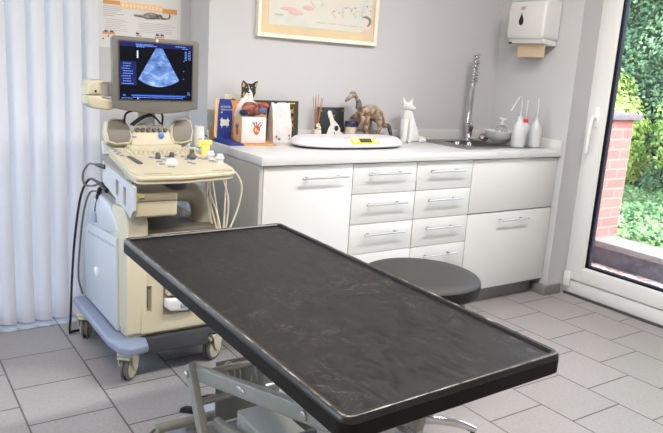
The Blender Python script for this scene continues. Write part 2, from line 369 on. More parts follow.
def thing(name, loc, label, cat, group=None):
    o = bpy.data.objects.new(name, None); C.objects.link(o); o.location = loc; o.empty_display_size = .05
    o['label'] = label; o['category'] = cat
    if group: o['group'] = group
    ROOTLOC[o.name] = tuple(loc); return o
def tag(o, label, cat, group=None, kind=None):
    o['label'] = label; o['category'] = cat
    if group: o['group'] = group
    if kind: o['kind'] = kind
    return o
def struct(name, mb, m, parent=None, smooth=True):
    o = mb.build(name, m, parent, smooth)
    if parent is None: o['kind'] = 'structure'
    return o
def sroot(name, loc):
    o = bpy.data.objects.new(name, None); C.objects.link(o); o.location = loc; o['kind'] = 'structure'; ROOTLOC[o.name] = tuple(loc); return o
def copy_tree(o, parent=None, dloc=None):
    c = o.copy(); C.objects.link(c)
    if parent is not None: c.parent = parent
    if dloc is not None: c.location = Vector(o.location)+Vector(dloc); ROOTLOC[c.name] = tuple(c.location)
    for ch in list(o.children): copy_tree(ch, c)
    return c
def text_mesh(s, size, origin, right, up, m, name, parent, depth=.0006, align='LEFT'):
    cu = bpy.data.curves.new('txt', 'FONT'); cu.body = s; cu.size = size; cu.extrude = depth/2; cu.align_x = align; cu.resolution_u = 3
    ob = bpy.data.objects.new('txt', cu); C.objects.link(ob); bpy.context.view_layer.update()
    me = bpy.data.meshes.new_from_object(ob.evaluated_get(bpy.context.evaluated_depsgraph_get()))
    bpy.data.objects.remove(ob); bpy.data.curves.remove(cu)
    r_ = Vector(right).normalized(); u_ = Vector(up).normalized(); n_ = r_.cross(u_)
    Mx = Matrix((r_, u_, n_)).transposed().to_4x4(); Mx.translation = Vector(origin)-Vector(ROOTLOC.get(parent.name, (0, 0, 0)))
    me.transform(Mx); me.materials.clear(); me.materials.append(m)
    o = bpy.data.objects.new(name, me); C.objects.link(o); o.parent = parent; ROOTLOC[o.name] = ROOTLOC.get(parent.name, (0, 0, 0)); return o
def rot_about(p, ax, ang):
    return Matrix.Translation(p) @ Matrix.Rotation(ang, 4, ax) @ Matrix.Translation(-Vector(p))

# ------------------------------------------------------------------ THE SETTING
XR = 2.015; YB = .59; XD = 2.18; ZC = 2.6; XL = -3.0; YF = -3.9; YN = .82
struct('floor', MB().box(XL-.1, 2.30, YF-.1, 1.1, -.1, 0), M['tile'], smooth=False)
struct('ceiling', MB().box(XL-.1, 2.40, YF-.1, 1.1, ZC, ZC+.1), M['ceiling'])
struct('wall_back', MB().box(0, XR+.4, YB, 1.1, 0, ZC), M['wall'])
struct('wall_niche', MB().box(-.46, 0, YN, 1.1, 0, ZC), M['wall'])
w = MB(); w.box(-2.30, -.46, .9, 1.1, 2.25, ZC); w.box(XL, -2.30, .9, 1.1, 0, ZC); struct('wall_window', w, M['wall'])
w = MB(); w.box(XL-.1, XL, YF, -1.3, 0, ZC); w.box(XL-.1, XL, .45, 1.1, 0, ZC); w.box(XL-.1, XL, -1.3, .45, 0, .85); w.box(XL-.1, XL, -1.3, .45, 2.25, ZC); struct('wall_left', w, M['wall'])
wr2 = sroot('added_side_window', (XL-.05, -.42, .85))  # unseen window, added to bring blue side light onto the machine
f = MB()
for y0, y1 in ((-1.3, -1.23), (-.46, -.39), (.38, .45)): f.box(XL-.08, XL-.02, y0, y1, .85, 2.25, .004)
for z0, z1 in ((.85, .92), (2.18, 2.25)): f.box(XL-.079, XL-.021, -1.3, .45, z0, z1, .004)
f.build('window_frame', M['upvc'], wr2)
MB().box(XL-.052, XL-.047, -1.24, .39, .91, 2.19).build('pane', M['pane'], wr2, smooth=False)
struct('ground_1', MB().box(-12, XL-.1, -8, 8, -.15, -.05), M['ground'], smooth=False)
struct('wall_front', MB().box(XL, 2.4, YF-.1, YF, 0, ZC), M['wall'])
w = MB(); w.box(XR, 2.40, -.02, YB, 0, ZC); w.box(XR, 2.40, -1.75, -.02, 2.22, ZC); w.box(XR, 2.40, YF, -1.75, 0, ZC); struct('wall_right', w, M['wall'])
b = MB(); b.box(1.985, XR+.001, -.031, .07, 0, .062, .002); b.box(XR, 2.14, -.031, -.0195, 0, .062, .002); struct('baseboard_right', b, M['trimgrey'])
# window behind the blinds (tall glazed door-window)
wr = sroot('window_1', (-1.38, .95, 0))
f = MB()
for x0, x1 in ((-2.30, -2.22), (-1.42, -1.34), (-.54, -.46)): f.box(x0, x1, .92, .99, 0, 2.25, .004)
for z0, z1 in ((0, .09), (2.17, 2.25)): f.box(-2.30, -.46, .92, .99, z0, z1, .004)
f.build('window_frame', M['upvc'], wr)
MB().box(-2.23, -.53, .952, .957, .08, 2.18).build('pane', M['pane'], wr, smooth=False)

# glazed door on the right
dr = sroot('door_1', (XD, -.9, 0))
f = MB()
f.box(XD, XD+.08, -.060, -.020, 0, 2.22, .004); f.box(XD, XD+.08, -1.75, -1.70, 0, 2.22, .004)
f.box(XD, XD+.08, -1.75, -.02, 2.17, 2.22, .004); f.box(XD-.006, XD+.09, -1.75, -.02, .012, .095, .006)
f.build('door_frame', M['upvc'], dr)
MB().box(XD-.018, XD+.06, -1.75, -.035, 0, .014, .002).build('threshold', M['dkgrey'], dr)
f = MB(); sx0, sx1 = XD-.016, XD+.055
# sash with stepped profile
f.box(sx0, sx1, -.150, -.050, .10, 2.165, .007, 3); f.box(sx0, sx1, -1.70, -1.60, .10, 2.165, .007, 3)
f.box(sx0+.001, sx1-.001, -1.66, -.06, .10, .188, .007, 3); f.box(sx0+.001, sx1-.001, -1.66, -.06, 2.07, 2.165, .007, 3)
f.box(sx0+.006, sx1-.006, -.158, -.13, .15, 2.10, .003); f.box(sx0+.006, sx1-.006, -1.64, -.13, .17, .197, .003)
f.build('sash', M['upvc'], dr)
g = MB()
g.box(sx0+.010, sx1-.01, -.166, -.152, .19, 2.08, .001); g.box(sx0+.010, sx1-.01, -1.62, -.155, .192, .206, .001)
g.build('gasket', M['gasket'], dr)
MB().box(XD+.010, XD+.014, -1.62, -.155, .195, 2.08).build('glass_pane', M['pane'], dr, smooth=False)
MB().box(sx0-.012, sx0+.002, -.078, -.030, .055, .150, .004).build('hinge_cover', M['upvc'], dr)
h = MB(); h.box(sx0-.010, sx0+.001, -.118, -.086, 1.045, 1.165, .005)
h.build('handle_plate', M['upvchandle'], dr)
h = MB(); h.tube([(sx0-.005, -.100, 1.10), (sx0-.045, -.100, 1.10)], .011, 12); h.tube([(sx0-.045, -.100, 1.112), (sx0-.050, -.099, 1.05), (sx0-.050, -.095, .96), (sx0-.046, -.092, .895)], [.012, .013, .012, .010], 12, smooth=5)
h.build('door_handle', M['upvchandle'], dr)

# ------------------------------------------------------------------ vertical blind
vb = thing('vertical_blind', (-1.38, .76, 2.28), 'white vertical slat blind hanging to the floor at the tall window', 'blind')
MB().box(-2.35, -.46, .735, .785, 2.26, 2.31, .004).build('headrail', M['upvc'], vb)
xs = -.522; pitch = .0795
for k in range(23):
    cx = xs-k*pitch; ang = math.radians(-31+random.uniform(-2.5, 2.5)); hw = .0475
    s = MB(); pts = []
    for j in range(7):
        t = -1+2*j/6; pts.append((t*hw, .019*(1-t*t)))
    out = pts+[(x, y+.0012) for x, y in pts[::-1]]
    R_ = Matrix.Translation((cx, .76, 0)) @ Matrix.Rotation(ang, 4, 'Z') @ Matrix.Rotation(math.radians(random.uniform(-.15, .15)), 4, 'Y')
    s.prism([(x, -y) for x, y in out], 'z', .018, 2.262, T=R_)
    s.build('slat', M['slat'], vb)

# ------------------------------------------------------------------ poster on niche wall
po = thing('poster', (-.27, YN, 1.33), 'white wall poster with orange bands and a stretching grey cat, partly behind the monitor', 'poster')
MB().box(-.465, -.055, YN-.003, YN-.0005, 1.325, 1.92, 0).build('sheet', M['paper'], po, smooth=False)
for a in ((-.44, -.36, 1.524, 1.542), (-.15, -.075, 1.505, 1.528), (-.46, -.06, 1.80, 1.90)): MB().box(a[0], a[1], YN-.005, YN-.003, a[2], a[3]).build('orange_band', M['orange'], po, smooth=False)
MB().box(-.36, -.15, YN-.005, YN-.003, 1.510, 1.540).build('peach_band', M['peach'], po, smooth=False)
q = MB()
for i in range(11): q.box(-.35+i*.0185, -.341+i*.0185, YN-.0062, YN-.005, 1.517, 1.532)
q.build('band_lettering', M['papercream'], po, smooth=False)
q = MB()
for i in range(6):
    q.box(-.442, -.36+random.uniform(-.03, .02), YN-.004, YN-.003, 1.513-i*.0085, 1.515-i*.0085)
for i in range(7):
    q.box(-.43, -.33+random.uniform(-.03, .02), YN-.004, YN-.003, 1.455-i*.0085, 1.4565-i*.0085)
for i in range(6):
    q.box(-.27, -.10+random.uniform(-.03, .02), YN-.004, YN-.003, 1.450-i*.0085, 1.4515-i*.0085)
q.build('small_print', M['textlight'], po, smooth=False)
for a in ((-.445, -.385, 1.397), (-.28, -.255, 1.391), (-.19, -.14, 1.391)): MB().box(a[0], a[1], YN-.005, YN-.003, 1.385, a[2]).build('footer_band', M['orange'], po, smooth=False)
for x in (-.437, -.41, -.285, -.185, -.16): MB().prism([(x, 1.395), (x+.018, 1.395), (x+.016, 1.404), (x+.010, 1.401), (x+.004, 1.406)], 'y', YN-.006, YN-.005).build('blue_mark', M['navy'], po, smooth=False)
q = MB(); q.box(-.445, -.437, YN-.005, YN-.003, 1.36, 1.367); q.box(-.42, -.414, YN-.005, YN-.003, 1.372, 1.381); q.build('red_mark', M['redprint'], po, smooth=False)
# cat silhouette lying stretched
q = MB(); q.ball((-.205, YN-.006, 1.488), (.036, .003, .016)); q.ball((-.168, YN-.006, 1.487), (.018, .003, .012)); q.ball((-.225, YN-.006, 1.484), (.022, .003, .014))
q.tube([(-.23, YN-.006, 1.480), (-.26, YN-.006, 1.483), (-.292, YN-.006, 1.484)], [.0065, .005, .004], 8)
q.tube([(-.165, YN-.006, 1.483), (-.14, YN-.006, 1.480), (-.118, YN-.006, 1.484), (-.112, YN-.006, 1.495), (-.118, YN-.006, 1.503)], [.005, .0045, .004, .003, .002], 8, smooth=3)
q.build('cat_print', ramp_mat('grey_fur_print', [(.35, (.06, .055, .05)), (.55, (.22, .20, .18)), (.7, (.45, .43, .40))], 40, 5, .8, 0), po)

# ------------------------------------------------------------------ framed picture
def ring_frame(mb, x0, x1, z0, z1, w, y0, y1, T=None):
    O = [(x0, z0), (x1, z0), (x1, z1), (x0, z1)]; I = [(x0+w, z0+w), (x1-w, z0+w), (x1-w, z1-w), (x0+w, z1-w)]
    for k in range(4):
        j = (k+1) % 4
        mb.hexa([(O[k][0], y1, O[k][1]), (O[j][0], y1, O[j][1]), (I[j][0], y1, I[j][1]), (I[k][0], y1, I[k][1])],
                [(O[k][0], y0, O[k][1]), (O[j][0], y0, O[j][1]), (I[j][0], y0+.004, I[j][1]), (I[k][0], y0+.004, I[k][1])], 0, T)
fp = thing('framed_picture', (.65, YB, 1.43), 'large cream framed watercolour of dogs with buff border on the wall above the worktop', 'picture')
x0, x1, z0, z1 = .251, 1.003, 1.427, 1.98; yw = YB-.001
f = MB()
ring_frame(f, x0, x1, z0, z1, .020, yw-.026, yw)
f.build('frame', M['creamframe'], fp)
MB().box(x0+.01, x1-.01, yw-.010, yw-.004, z0+.01, z1-.01).build('mat_board', M['matboard'], fp, smooth=False)
MB().box(.315, .965, yw-.012, yw-.010, 1.492, 1.94).build('watercolour_sheet', M['artsheet'], fp, smooth=False)
q = MB()
def pup(cx, cz, s, fl=1):
    pts = [(cx+fl*s*math.cos(a)*(1+.25*math.sin(3*a)), yw-.0128, cz+s*.62*math.sin(a)) for a in [k*PI/9 for k in range(14)]]
    q.tube(pts, .0010, 5)
    q.tube([(cx+fl*s*.75, yw-.0128, cz), (cx+fl*s*1.2, yw-.0128, cz-.25*s), (cx+fl*s*.8, yw-.0128, cz-.45*s)], .0012, 5, smooth=3)
for a in ((.735, 1.575, .034), (.80, 1.60, .030, -1), (.87, 1.585, .028), (.94, 1.615, .036, -1), (.60, 1.62, .035), (.50, 1.66, .04, -1)): pup(*a)
q.build('pencil_lines', M['inkpale'], fp, kind='stuff')
q = MB()
for (cx, cz) in ((.712, 1.588), (.745, 1.583), (.79, 1.612), (.825, 1.603), (.85, 1.618), (.93, 1.633), (.955, 1.612), (.905, 1.575)): q.ball((cx, yw-.013, cz), (.0045, .001, .004), 8)
q.tube([(.905, yw-.013, 1.575), (.93, yw-.013, 1.577), (.952, yw-.013, 1.567), (.954, yw-.013, 1.545), (.938, yw-.013, 1.528)], [.003, .007, .008, .007, .003], 8, smooth=3)
q.build('ink_marks', M['ink'], fp, kind='stuff')
text_mesh('les petits chiens du vieux jardin', .017, (.59, yw-.0135, 1.513), (1, 0, 0), (0, 0, 1), M['ink'], 'caption', fp) if False else None
q = MB()
for i in range(26):
    xx = .60+i*.012
    if i % 6 == 5: continue
    q.tube([(xx, yw-.0128, 1.520), (xx+.004, yw-.0128, 1.520+random.uniform(.002, .006)), (xx+.009, yw-.0128, 1.520)], .0007, 4)
for i in range(5): q.tube([(.352+i*.010, yw-.0128, 1.537), (.357+i*.010, yw-.0128, 1.546), (.361+i*.010, yw-.0128, 1.537)], .0008, 4)
q.build('handwriting', M['ink'], fp, kind='stuff')
q = MB(); q.ball((.475, yw-.0120, 1.560), (.045, .0006, .013), 16); q.ball((.43, yw-.0120, 1.575), (.05, .0006, .010), 16); q.ball((.55, yw-.0120, 1.59), (.035, .0006, .012), 16)
q.build('pink_wash', mat('pink_wash', (.66, .45, .42), .8), fp)

# wall socket
so = thing('wall_socket', (.133, YB, 1.09), 'cream double wall socket half hidden behind the dog cutout', 'socket')
MB().box(.088, .178, YB-.012, YB, 1.048, 1.133, .004).build('plate', M['socket'], so)
q = MB(); q.lathe([(.018, 0), (.018, .002), (.016, .002), (.014, -.004), (0, -.004)], 0, 0, 20, T=Matrix.Translation((.133, YB-.0125, 1.095)) @ Matrix.Rotation(PI/2, 4, 'X')); q.build('socket_hole', M['knob'], so)

# ------------------------------------------------------------------ KITCHEN UNITS
def carc(mb, x0, x1, zt=.858):
    mb.box(x0, x1, .045, .575, .098, zt, 0)
def bar_handle(x0, x1, z, parent, yf=.02):
    h = MB(); y = yf-.032
    h.tube([(x0, y, z), (x1, y, z)], .0052, 12)
    L = x1-x0
    for xx in (x0+.035 if L > .2 else x0+.03, x1-.045): h.tube([(xx, y, z), (xx, yf+.001, z)], .005, 10)
    h.build('handle', M['steel'], parent, label='brushed steel bar handle')
HD = .1516; ZT = .856
def front(name, x0, x1, z0, z1, parent, hz=None, hx=None):
    o = MB().box(x0+.0015, x1-.0015, .02, .040, z0+.0015, z1-.0015, .0015).build(name, M['front'], parent)
    if hx: bar_handle(hx[0], hx[1], hz, o)
    return o
u = thing('base_cabinet', (.25, .3, .098), 'white base cabinet with one tall door at the left end of the worktop', 'cabinet')
m = MB(); carc(m, .019, .503); m.build('body', M['gapdark'], u)
MB().box(0., .018, .020, .585, .0, .859, .001).build('side_panel', M['carcass'], u, label='grey end panel facing the ultrasound machine')
front('door', .020, .503, .098, ZT, u, .800, (.205, .46))
u1 = thing('drawer_cabinet', (.706, .3, .098), 'white drawer cabinet directly right of the tall cabinet door', 'cabinet')
m = MB(); carc(m, .505, .905); m.build('body', M['gapdark'], u1)
for k in range(5): front('drawer', .505, .905, max(.098, ZT-(k+1)*HD), ZT-k*HD, u1, ZT-k*HD-.050, (.577, .834))
u2 = thing('drawer_cabinet', (1.105, .3, .098), 'white drawer cabinet between the first drawers and the unit under the sink', 'cabinet')
m = MB(); carc(m, .908, 1.302); m.build('body', M['gapdark'], u2)
for k in range(5): front('drawer', .908, 1.302, max(.098, ZT-(k+1)*HD), ZT-k*HD, u2, ZT-k*HD-.050, (.975, 1.220))
u3 = thing('sink_cabinet', (1.657, .3, .098), 'wide white two-panel cabinet under the sink with one steel bar handle', 'cabinet')
m = MB(); m.box(1.305, 1.323, .045, .575, .098, .858); m.box(1.99, 2.008, .045, .575, .098, .858); m.box(1.305, 2.008, .045, .575, .098, .116); m.box(1.305, 2.008, .56, .575, .098, .858); m.box(1.305, 2.008, .045, .06, .098, .858)
m.build('body', M['gapdark'], u3)
front('upper_panel', 1.305, 2.009, .553, ZT, u3)
front('door', 1.305, 2.009, .098, .549, u3, .505, (1.526, 1.781))
tag(MB().box(.02, 1.98, .085, .10, 0, .096, .001).build('plinth', M['plinth'], origin=(1, .09, 0)), 'long grey plinth board running along the floor under the white cabinets', 'plinth')
# worktop with a cut-out for the sink
wt = thing('worktop', (1., .3, .86), 'long pale grey laminate worktop with upstand over the white cabinets', 'worktop')
q = MB()
SX0, SX1, SY0, SY1 = 1.46, 1.80, .17, .47
q.prism([(-.001, .0), (SX0, .0), (SX0, .588), (-.001, .588)], 'z', .861, .90, .0015)
q.prism([(SX1, .0), (2.013, .0), (2.013, .588), (SX1, .588)], 'z', .861, .90, .0015)
q.box(SX0-.001, SX1+.001, .0, SY0, .861, .90, .0015); q.box(SX0-.001, SX1+.001, SY1, .588, .861, .90, .0015)
q.build('top', M['worktop'], wt)
q = MB(); q.box(.0, 2.0, .572, .589, .900, .955, .002); q.box(1.998, 2.0135, .0, .589, .900, .955, .002); q.build('upstand', M['worktop'], wt)
# sink
sk = thing('sink', (1.63, .33, .90), 'stainless steel inset sink with drainer at the right end of the worktop', 'sink')
q = MB()
r0 = [(1.325, .095), (1.96, .075), (1.96, .545), (1.325, .555)]
q.box(1.325, SX0+.01, .085, .55, .9003, .9035, .001); q.box(SX1-.01, 1.96, .085, .55, .9003, .9035, .001); q.box(SX0, SX1, .085, SY0+.01, .9003, .9035, .001); q.box(SX0, SX1, SY1-.01, .55, .9003, .9035, .001)
q.build('rim', M['sinksteel'], sk)
q = MB(); t_ = .0015; q.box(SX0+.004, SX0+.004+t_, SY0+.004, SY1-.004, .76, .902); q.box(SX1-.004-t_, SX1-.004, SY0+.004, SY1-.004, .76, .902); q.box(SX0+.004, SX1-.004, SY0+.004, SY0+.004+t_, .76, .902); q.box(SX0+.004, SX1-.004, SY1-.004-t_, SY1-.004, .76, .902); q.box(SX0+.004, SX1-.004, SY0+.004, SY1-.004, .758, .76)
q.build('basin', M['sinksteel'], sk)
q = MB()
for i in range(5): q.box(1.345+i*.021, 1.353+i*.021, .13, .50, .9036, .9062, .001)
q.build('drainer_ridges', M['sinksteel'], sk)
# two bottle caps / waste controls near the sink front
for i, (xx, yy) in enumerate(((1.40, .255), (1.455, .215))):
    o = MB().lathe([(.013, .9066), (.013, .922), (.011, .926), (0, .926)], xx, yy, 16).build('sink_plug', M['chrome'], origin=(xx, yy, .907))
    tag(o, ['small shiny metal plug on the drainer, the left of two', 'small brass coloured metal plug on the drainer, the right of two'][i], 'plug', 'plugs on the drainer')
# spring faucet
fc = thing('spring_faucet', (1.71, .505, .9036), 'tall chrome spring faucet rising behind the sink', 'faucet')
fx, fy = 1.742, .505
q = MB(); q.lathe([(.030, .9037), (.030, .912), (.024, .918), (.020, .935), (.020, .965), (.026, .975), (.026, .995), (.018, 1.005), (.014, 1.02)], fx, fy, 24); q.build('base', M['chrome'], fc)
MB().tube([(fx, fy, 1.01), (fx, fy, 1.42)], .007, 12).build('riser_pipe', M['chrome'], fc)
MB().tube([(fx-.022, fy-.01, 1.04), (fx-.018, fy-.01, 1.30), (fx-.006, fy-.006, 1.40)], .011, 12, smooth=4).build('hose', M['sinksteel'], fc)
q = MB(); pts = []
for i in range(181):
    a = i/10*2*PI/1.8; zz = 1.25+i*.0010; pts.append((fx-.010+.020*math.cos(a), fy-.006+.020*math.sin(a), zz))
q.tube(pts, .0042, 6); q.build('spring', M['chrome'], fc)
q = MB(); q.tube([(fx-.03, fy-.012, 1.01), (fx-.03, fy-.012, 1.075)], [.017, .013], 14); q.tube([(fx-.03, fy-.012, 1.20), (fx-.03, fy-.012, 1.235)], [.012, .014], 14); q.tube([(fx, fy, 1.20), (fx-.03, fy-.012, 1.205)], .006, 8); q.tube([(fx-.028, fy-.012, 1.075), (fx-.028, fy-.012, 1.20)], .007, 8)
q.build('spray_head', M['chrome'], fc)
q = MB(); q.tube([(fx, fy-.02, .985), (fx-.07, fy-.04, 1.005)], [.008, .006], 10); q.build('lever', M['chrome'], fc)
# scourer / sponge lump behind bowl
q = MB(); q.ball((0, 0, 0), (.038, .028, .026), 20)
for v in q.bm.verts: v.co *= 1+.25*noise.noise(v.co*70)
bmesh.ops.translate(q.bm, vec=(1.800, .43, .928), verts=q.bm.verts)
tag(q.build('steel_scourer', M['sinksteel'], origin=(1.800, .43, .905)), 'dark steel wool scourer lying between the faucet and the white bowl', 'scourer')
# bowl
bx, by = 1.790, .290
q = MB(); q.lathe([(.030, .9040), (.034, .906), (.062, .925), (.084, .950), (.098, .982), (.095, .983), (.080, .952), (.058, .930), (.0, .922)], bx, by, 36)
tag(q.build('bowl', M['plaster'], origin=(bx, by, .904)), 'round white bowl on the sink rim holding a pump bottle', 'bowl')
sp = thing('soap_bottle', (bx+.005, by-.0, .930), 'clear pump soap bottle standing in the white bowl', 'soap bottle')
q = MB(); q.lathe([(.0, .932), (.028, .932), (.036, .945), (.037, .985), (.030, 1.005), (.012, 1.015), (.011, 1.022), (0, 1.022)], bx+.005, by, 24); q.build('body', M['clear'], sp)
q = MB(); q.lathe([(.014, 1.018), (.014, 1.032), (.006, 1.036), (.005, 1.050), (0, 1.050)], bx+.005, by, 16); q.tube([(bx+.028, by-.01, 1.052), (bx-.015, by+.01, 1.055)], [.005, .008], 8); q.build('pump', M['white'], sp)
# wash bottles
def wash_bottle(x, y, rz, label, red=False, bent=True, s=1.):
    t = thing('wash_bottle', (x, y, .9040), label, 'wash bottle', 'wash bottles beside the sink')
    q = MB(); q.lathe([(.0, .9042), (.030*s, .9042), (.034*s, .908), (.034*s, .905+.085*s), (.031*s, .905+.105*s), (.018*s, .905+.130*s), (.013*s, .905+.138*s), (.013*s, .905+.146*s), (0, .905+.146*s)], x, y, 28); q.build('body', M['milky'], t)
    zt = .905+.146*s
    q = MB(); q.lathe([(.0145, zt-.014), (.0150, zt+.008), (.006, zt+.013), (0, zt+.013)], x, y, 18); q.build('cap', M['red'] if red else M['milky'], t, label='red screw cap' if red else None)
    c, s_ = math.cos(rz), math.sin(rz)
    if bent: P = [(0, 0), (.002, .080), (-.006, .108), (-.024, .118), (-.045, .104), (-.105, .035)]
    else: P = [(0, 0), (.002, .060), (.006, .105), (.008, .112)]
    q = MB(); q.tube([(x+a*c, y+a*s_, zt+.01+b_*(.95 if bent else 1)) for a, b_ in P], .0042, 8, smooth=5); q.build('spout', M['milky'], t)
    if not red:
        q = MB(); q.lathe([(.0, .9052), (.0300*s, .9052), (.0330*s, .909), (.0330*s, .950), (0, .950)], x, y, 24); q.build('liquid', M['liquid'], t)
wash_bottle(1.765, .130, .15, 'milky wash bottle with a long spout bent down to the left', s=1.15)
wash_bottle(1.900, .120, 1.2, 'milky wash bottle with straight spout, rightmost and nearest the worktop end', bent=False, s=1.12)
wash_bottle(1.905, .206, .8, 'milky wash bottle with red cap standing behind the other two', red=True, bent=False, s=1.0)

# paper towel dispenser
pd = thing('paper_towel_dispenser', (XR, .27, 1.50), 'white paper towel dispenser with drop-shaped window mounted on the right wall', 'dispenser')
q = MB(); prof = [(XR-.002, 1.755), (XR-.10, 1.757), (XR-.135, 1.745), (XR-.150, 1.70), (XR-.150, 1.56), (XR-.140, 1.535), (XR-.002, 1.525)]
q.prism(prof, 'y', .125, .405, .016, 4); q.build('cover', M['dispenser'], pd)
q = MB(); q.prism([(XR-.002, 1.528), (XR-.135, 1.540), (XR-.125, 1.508), (XR-.075, 1.495), (XR-.002, 1.495)], 'y', .135, .398, .010, 3); q.build('lower_tray', M['dispenser'], pd)
q = MB(); pts = []
for k in range(24):
    a = 2*PI*k/24; ca, sa = math.cos(a), math.sin(a); rr = .016*(1-.85*max(0, sa)**1.2)
    pts.append((.295+rr*ca*1.15, 1.633+(.048 if sa > 0 else .024)*sa))
q.prism(pts, 'x', XR-.1535, XR-.149, .0008); q.build('drop_window', M['smoke'], pd)
q = MB(); q.prism([(.295+(y-.295)*1.35, 1.637+(z-1.637)*1.2) for y, z in pts], 'x', XR-.1520, XR-.149, .0008); q.build('window_rim', M['white'], pd)
MB().box(XR-.131, XR-.119, .372, .396, 1.502, 1.513, .002).build('lock', M['blackplastic'], pd)
q = MB()
for k in range(4):
    for j in range(2): q.box(XR-.1515, XR-.150, .277+k*.008, .283+k*.008, 1.698+j*.010, 1.704+j*.010)
q.build('logo', M['textlight'], pd, smooth=False)
q = MB(); q.prism([(XR-.098, 1.512), (XR-.096, 1.512), (XR-.092, 1.428), (XR-.094, 1.428)], 'y', .142, .345); tag(q.build('paper_towel', M['towel'], origin=(XR-.095, .24, 1.43)), 'folded brown paper towel hanging out of the wall dispenser', 'paper towel')

# ------------------------------------------------------------------ items on the worktop
# card display stand
es = thing('card_display_stand', (.12, .45, .9005), 'blue and orange folded card display stand with white bone shape', 'display stand')
q = MB(); q.hexa([(.025, .377, .9005), (.278, .372, .9005), (.299, .52, .9005), (.030, .570, .9005)], [(.028, .377, .9078), (.276, .372, .9078), (.297, .52, .9078), (.030, .570, .9078)]); q.build('base', M['orange'], es)
q = MB(); q.hexa([(.024, .375, .9003), (.0995, .373, .9003), (.0995, .50, .9003), (.028, .561, .9003)], [(.027, .3755, .9086), (.099, .3735, .9086), (.099, .50, .9086), (.030, .560, .9086)]); q.build('blue_base', M['navy'], es)
q = MB(); q.hexa([(.030, .40, .9087), (.090, .40, .9087), (.098, .515, .9087), (.024, .515, .9087)], [(.031, .42, .9095), (.085, .42, .9095), (.096, .515, .925), (.026, .515, .927)]); q.build('blue_fold', M['navy'], es)
q = MB(); q.prism([(.022, .920), (.100, .914), (.102, 1.075), (.090, 1.112), (.034, 1.114), (.028, 1.085)], 'y', .515, .519); q.build('blue_panel', M['navy'], es)
q = MB(); q.prism([(.008, .930), (.022, .920), (.030, 1.112), (.012, 1.113)], 'y', .519, .523); q.build('peach_edge', M['peach'], es)
q = MB(); q.prism([(.101, .909), (.296, .909), (.296, 1.098), (.094, 1.108)], 'y', .517, .521); q.build('orange_panel', M['orange'], es)
bone = [(.040, 1.000), (.036, 1.012), (.042, 1.016), (.046, 1.024), (.050, 1.014), (.072, 1.012), (.077, 1.024), (.080, 1.014), (.087, 1.010), (.082, .998), (.085, .985), (.078, .982), (.074, .972), (.071, .984), (.050, .982), (.046, .970), (.043, .982), (.037, .985)]
q = MB(); q.prism(bone, 'y', .5135, .515); q.build('bone_shape', M['paper'], es, smooth=False)
q = MB(); q.lathe([(0, 0), (.0045, 0), (.0045, .001), (0, .001)], 0, 0, 12, T=Matrix.Translation((.044, .5145, 1.048)) @ Matrix.Rotation(PI/2, 4, 'X')); q.build('white_dot', M['paper'], es)
text_mesh('ROUND', .015, (.038, .5145, 1.070), (1, 0, 0), (0, 0, 1), M['paper'], 'lettering', es)
text_mesh('SON COUR', .0125, (.038, .5145, 1.057), (1, 0, 0), (0, 0, 1), M['paper'], 'lettering', es)
# heart box
hb = thing('heart_picture_box', (.19, .43, .907), 'white cube box printed with red hearts standing on the card display', 'box')
Tb = rot_about((.175, .46, 0), 'Z', math.radians(-4))
HX0, HX1, HY0, HY1, HZ0, HZ1 = .105, .232, .400, .505, .924, 1.035
MB(Tb).box(HX0, HX1, HY0, HY1, HZ0-.0148, HZ1, .001).build('carton', M['paper'], hb)
MB(Tb).box(HX0-.0012, HX0-.0002, HY0+.002, HY1-.002, HZ0-.012, HZ1-.002).build('orange_side', M['peach'], hb, smooth=False)
def heart_print(mb, cx, cz, s, y0, y1, axis='y'):
    body = [(0, -.030), (.012, -.022), (.019, -.006), (.018, .008), (.008, .014), (-.004, .012), (-.014, .006), (-.018, -.006), (-.011, -.021)]
    mb.prism([(cx+a*s, cz+b_*s) for a, b_ in body], axis, y0, y1)
hz = .978; q = MB(Tb @ Matrix.Translation((-.030, 0, 0))); heart_print(q, .212, hz, 1., HY0-.0012, HY0-.0002); q.build('heart_print', M['redprint'], hb)
q = MB(Tb @ Matrix.Translation((-.030, 0, 0)))
for P in ([(.205, .990), (.200, 1.004), (.190, 1.010)], [(.212, .990), (.213, 1.004), (.207, 1.015)], [(.218, .990), (.226, 1.004), (.236, 1.010)], [(.224, .985), (.236, .997), (.240, .999)]):
    q.tube([(a, HY0-.001, b_) for a, b_ in P], .0026, 6, smooth=3)
q.build('vessel_print', M['heartpink'], hb)
q = MB(Tb @ Matrix.Translation((-.030, 0, 0))); q.ball((.208, HY0-.0012, .974), (.006, .0006, .010), 10); q.ball((.219, HY0-.0012, .968), (.004, .0006, .007), 10); q.build('heart_highlight', M['peach'], hb)
q = MB(Tb @ Matrix.Translation((-.030, 0, 0))); heart_print(q, .452, .968, .85, HX0+.030-.0022, HX0+.030-.0012, 'x'); q.build('heart_print', M['redprint'], hb)
q = MB(Tb @ Matrix.Translation((-.030, 0, 0)))
for P in ([(.446, .980), (.436, .998)], [(.455, .980), (.457, 1.002)], [(.460, .978), (.474, .992)]): q.tube([(HX0+.030-.002, a, b_) for a, b_ in P], .0028, 6)
q.build('vessel_print', M['heartblue'], hb)
q = MB(Tb @ Matrix.Translation((-.030, 0, 0)))
for zz in (1.022, 1.010): q.lathe([(0, 0), (.0032, 0), (.0032, .001), (0, .001)], 0, 0, 10, T=Matrix.Translation((.244, HY0-.0002, zz)) @ Matrix.Rotation(PI/2, 4, 'X'))
q.build('blue_dots', M['btn'], hb)
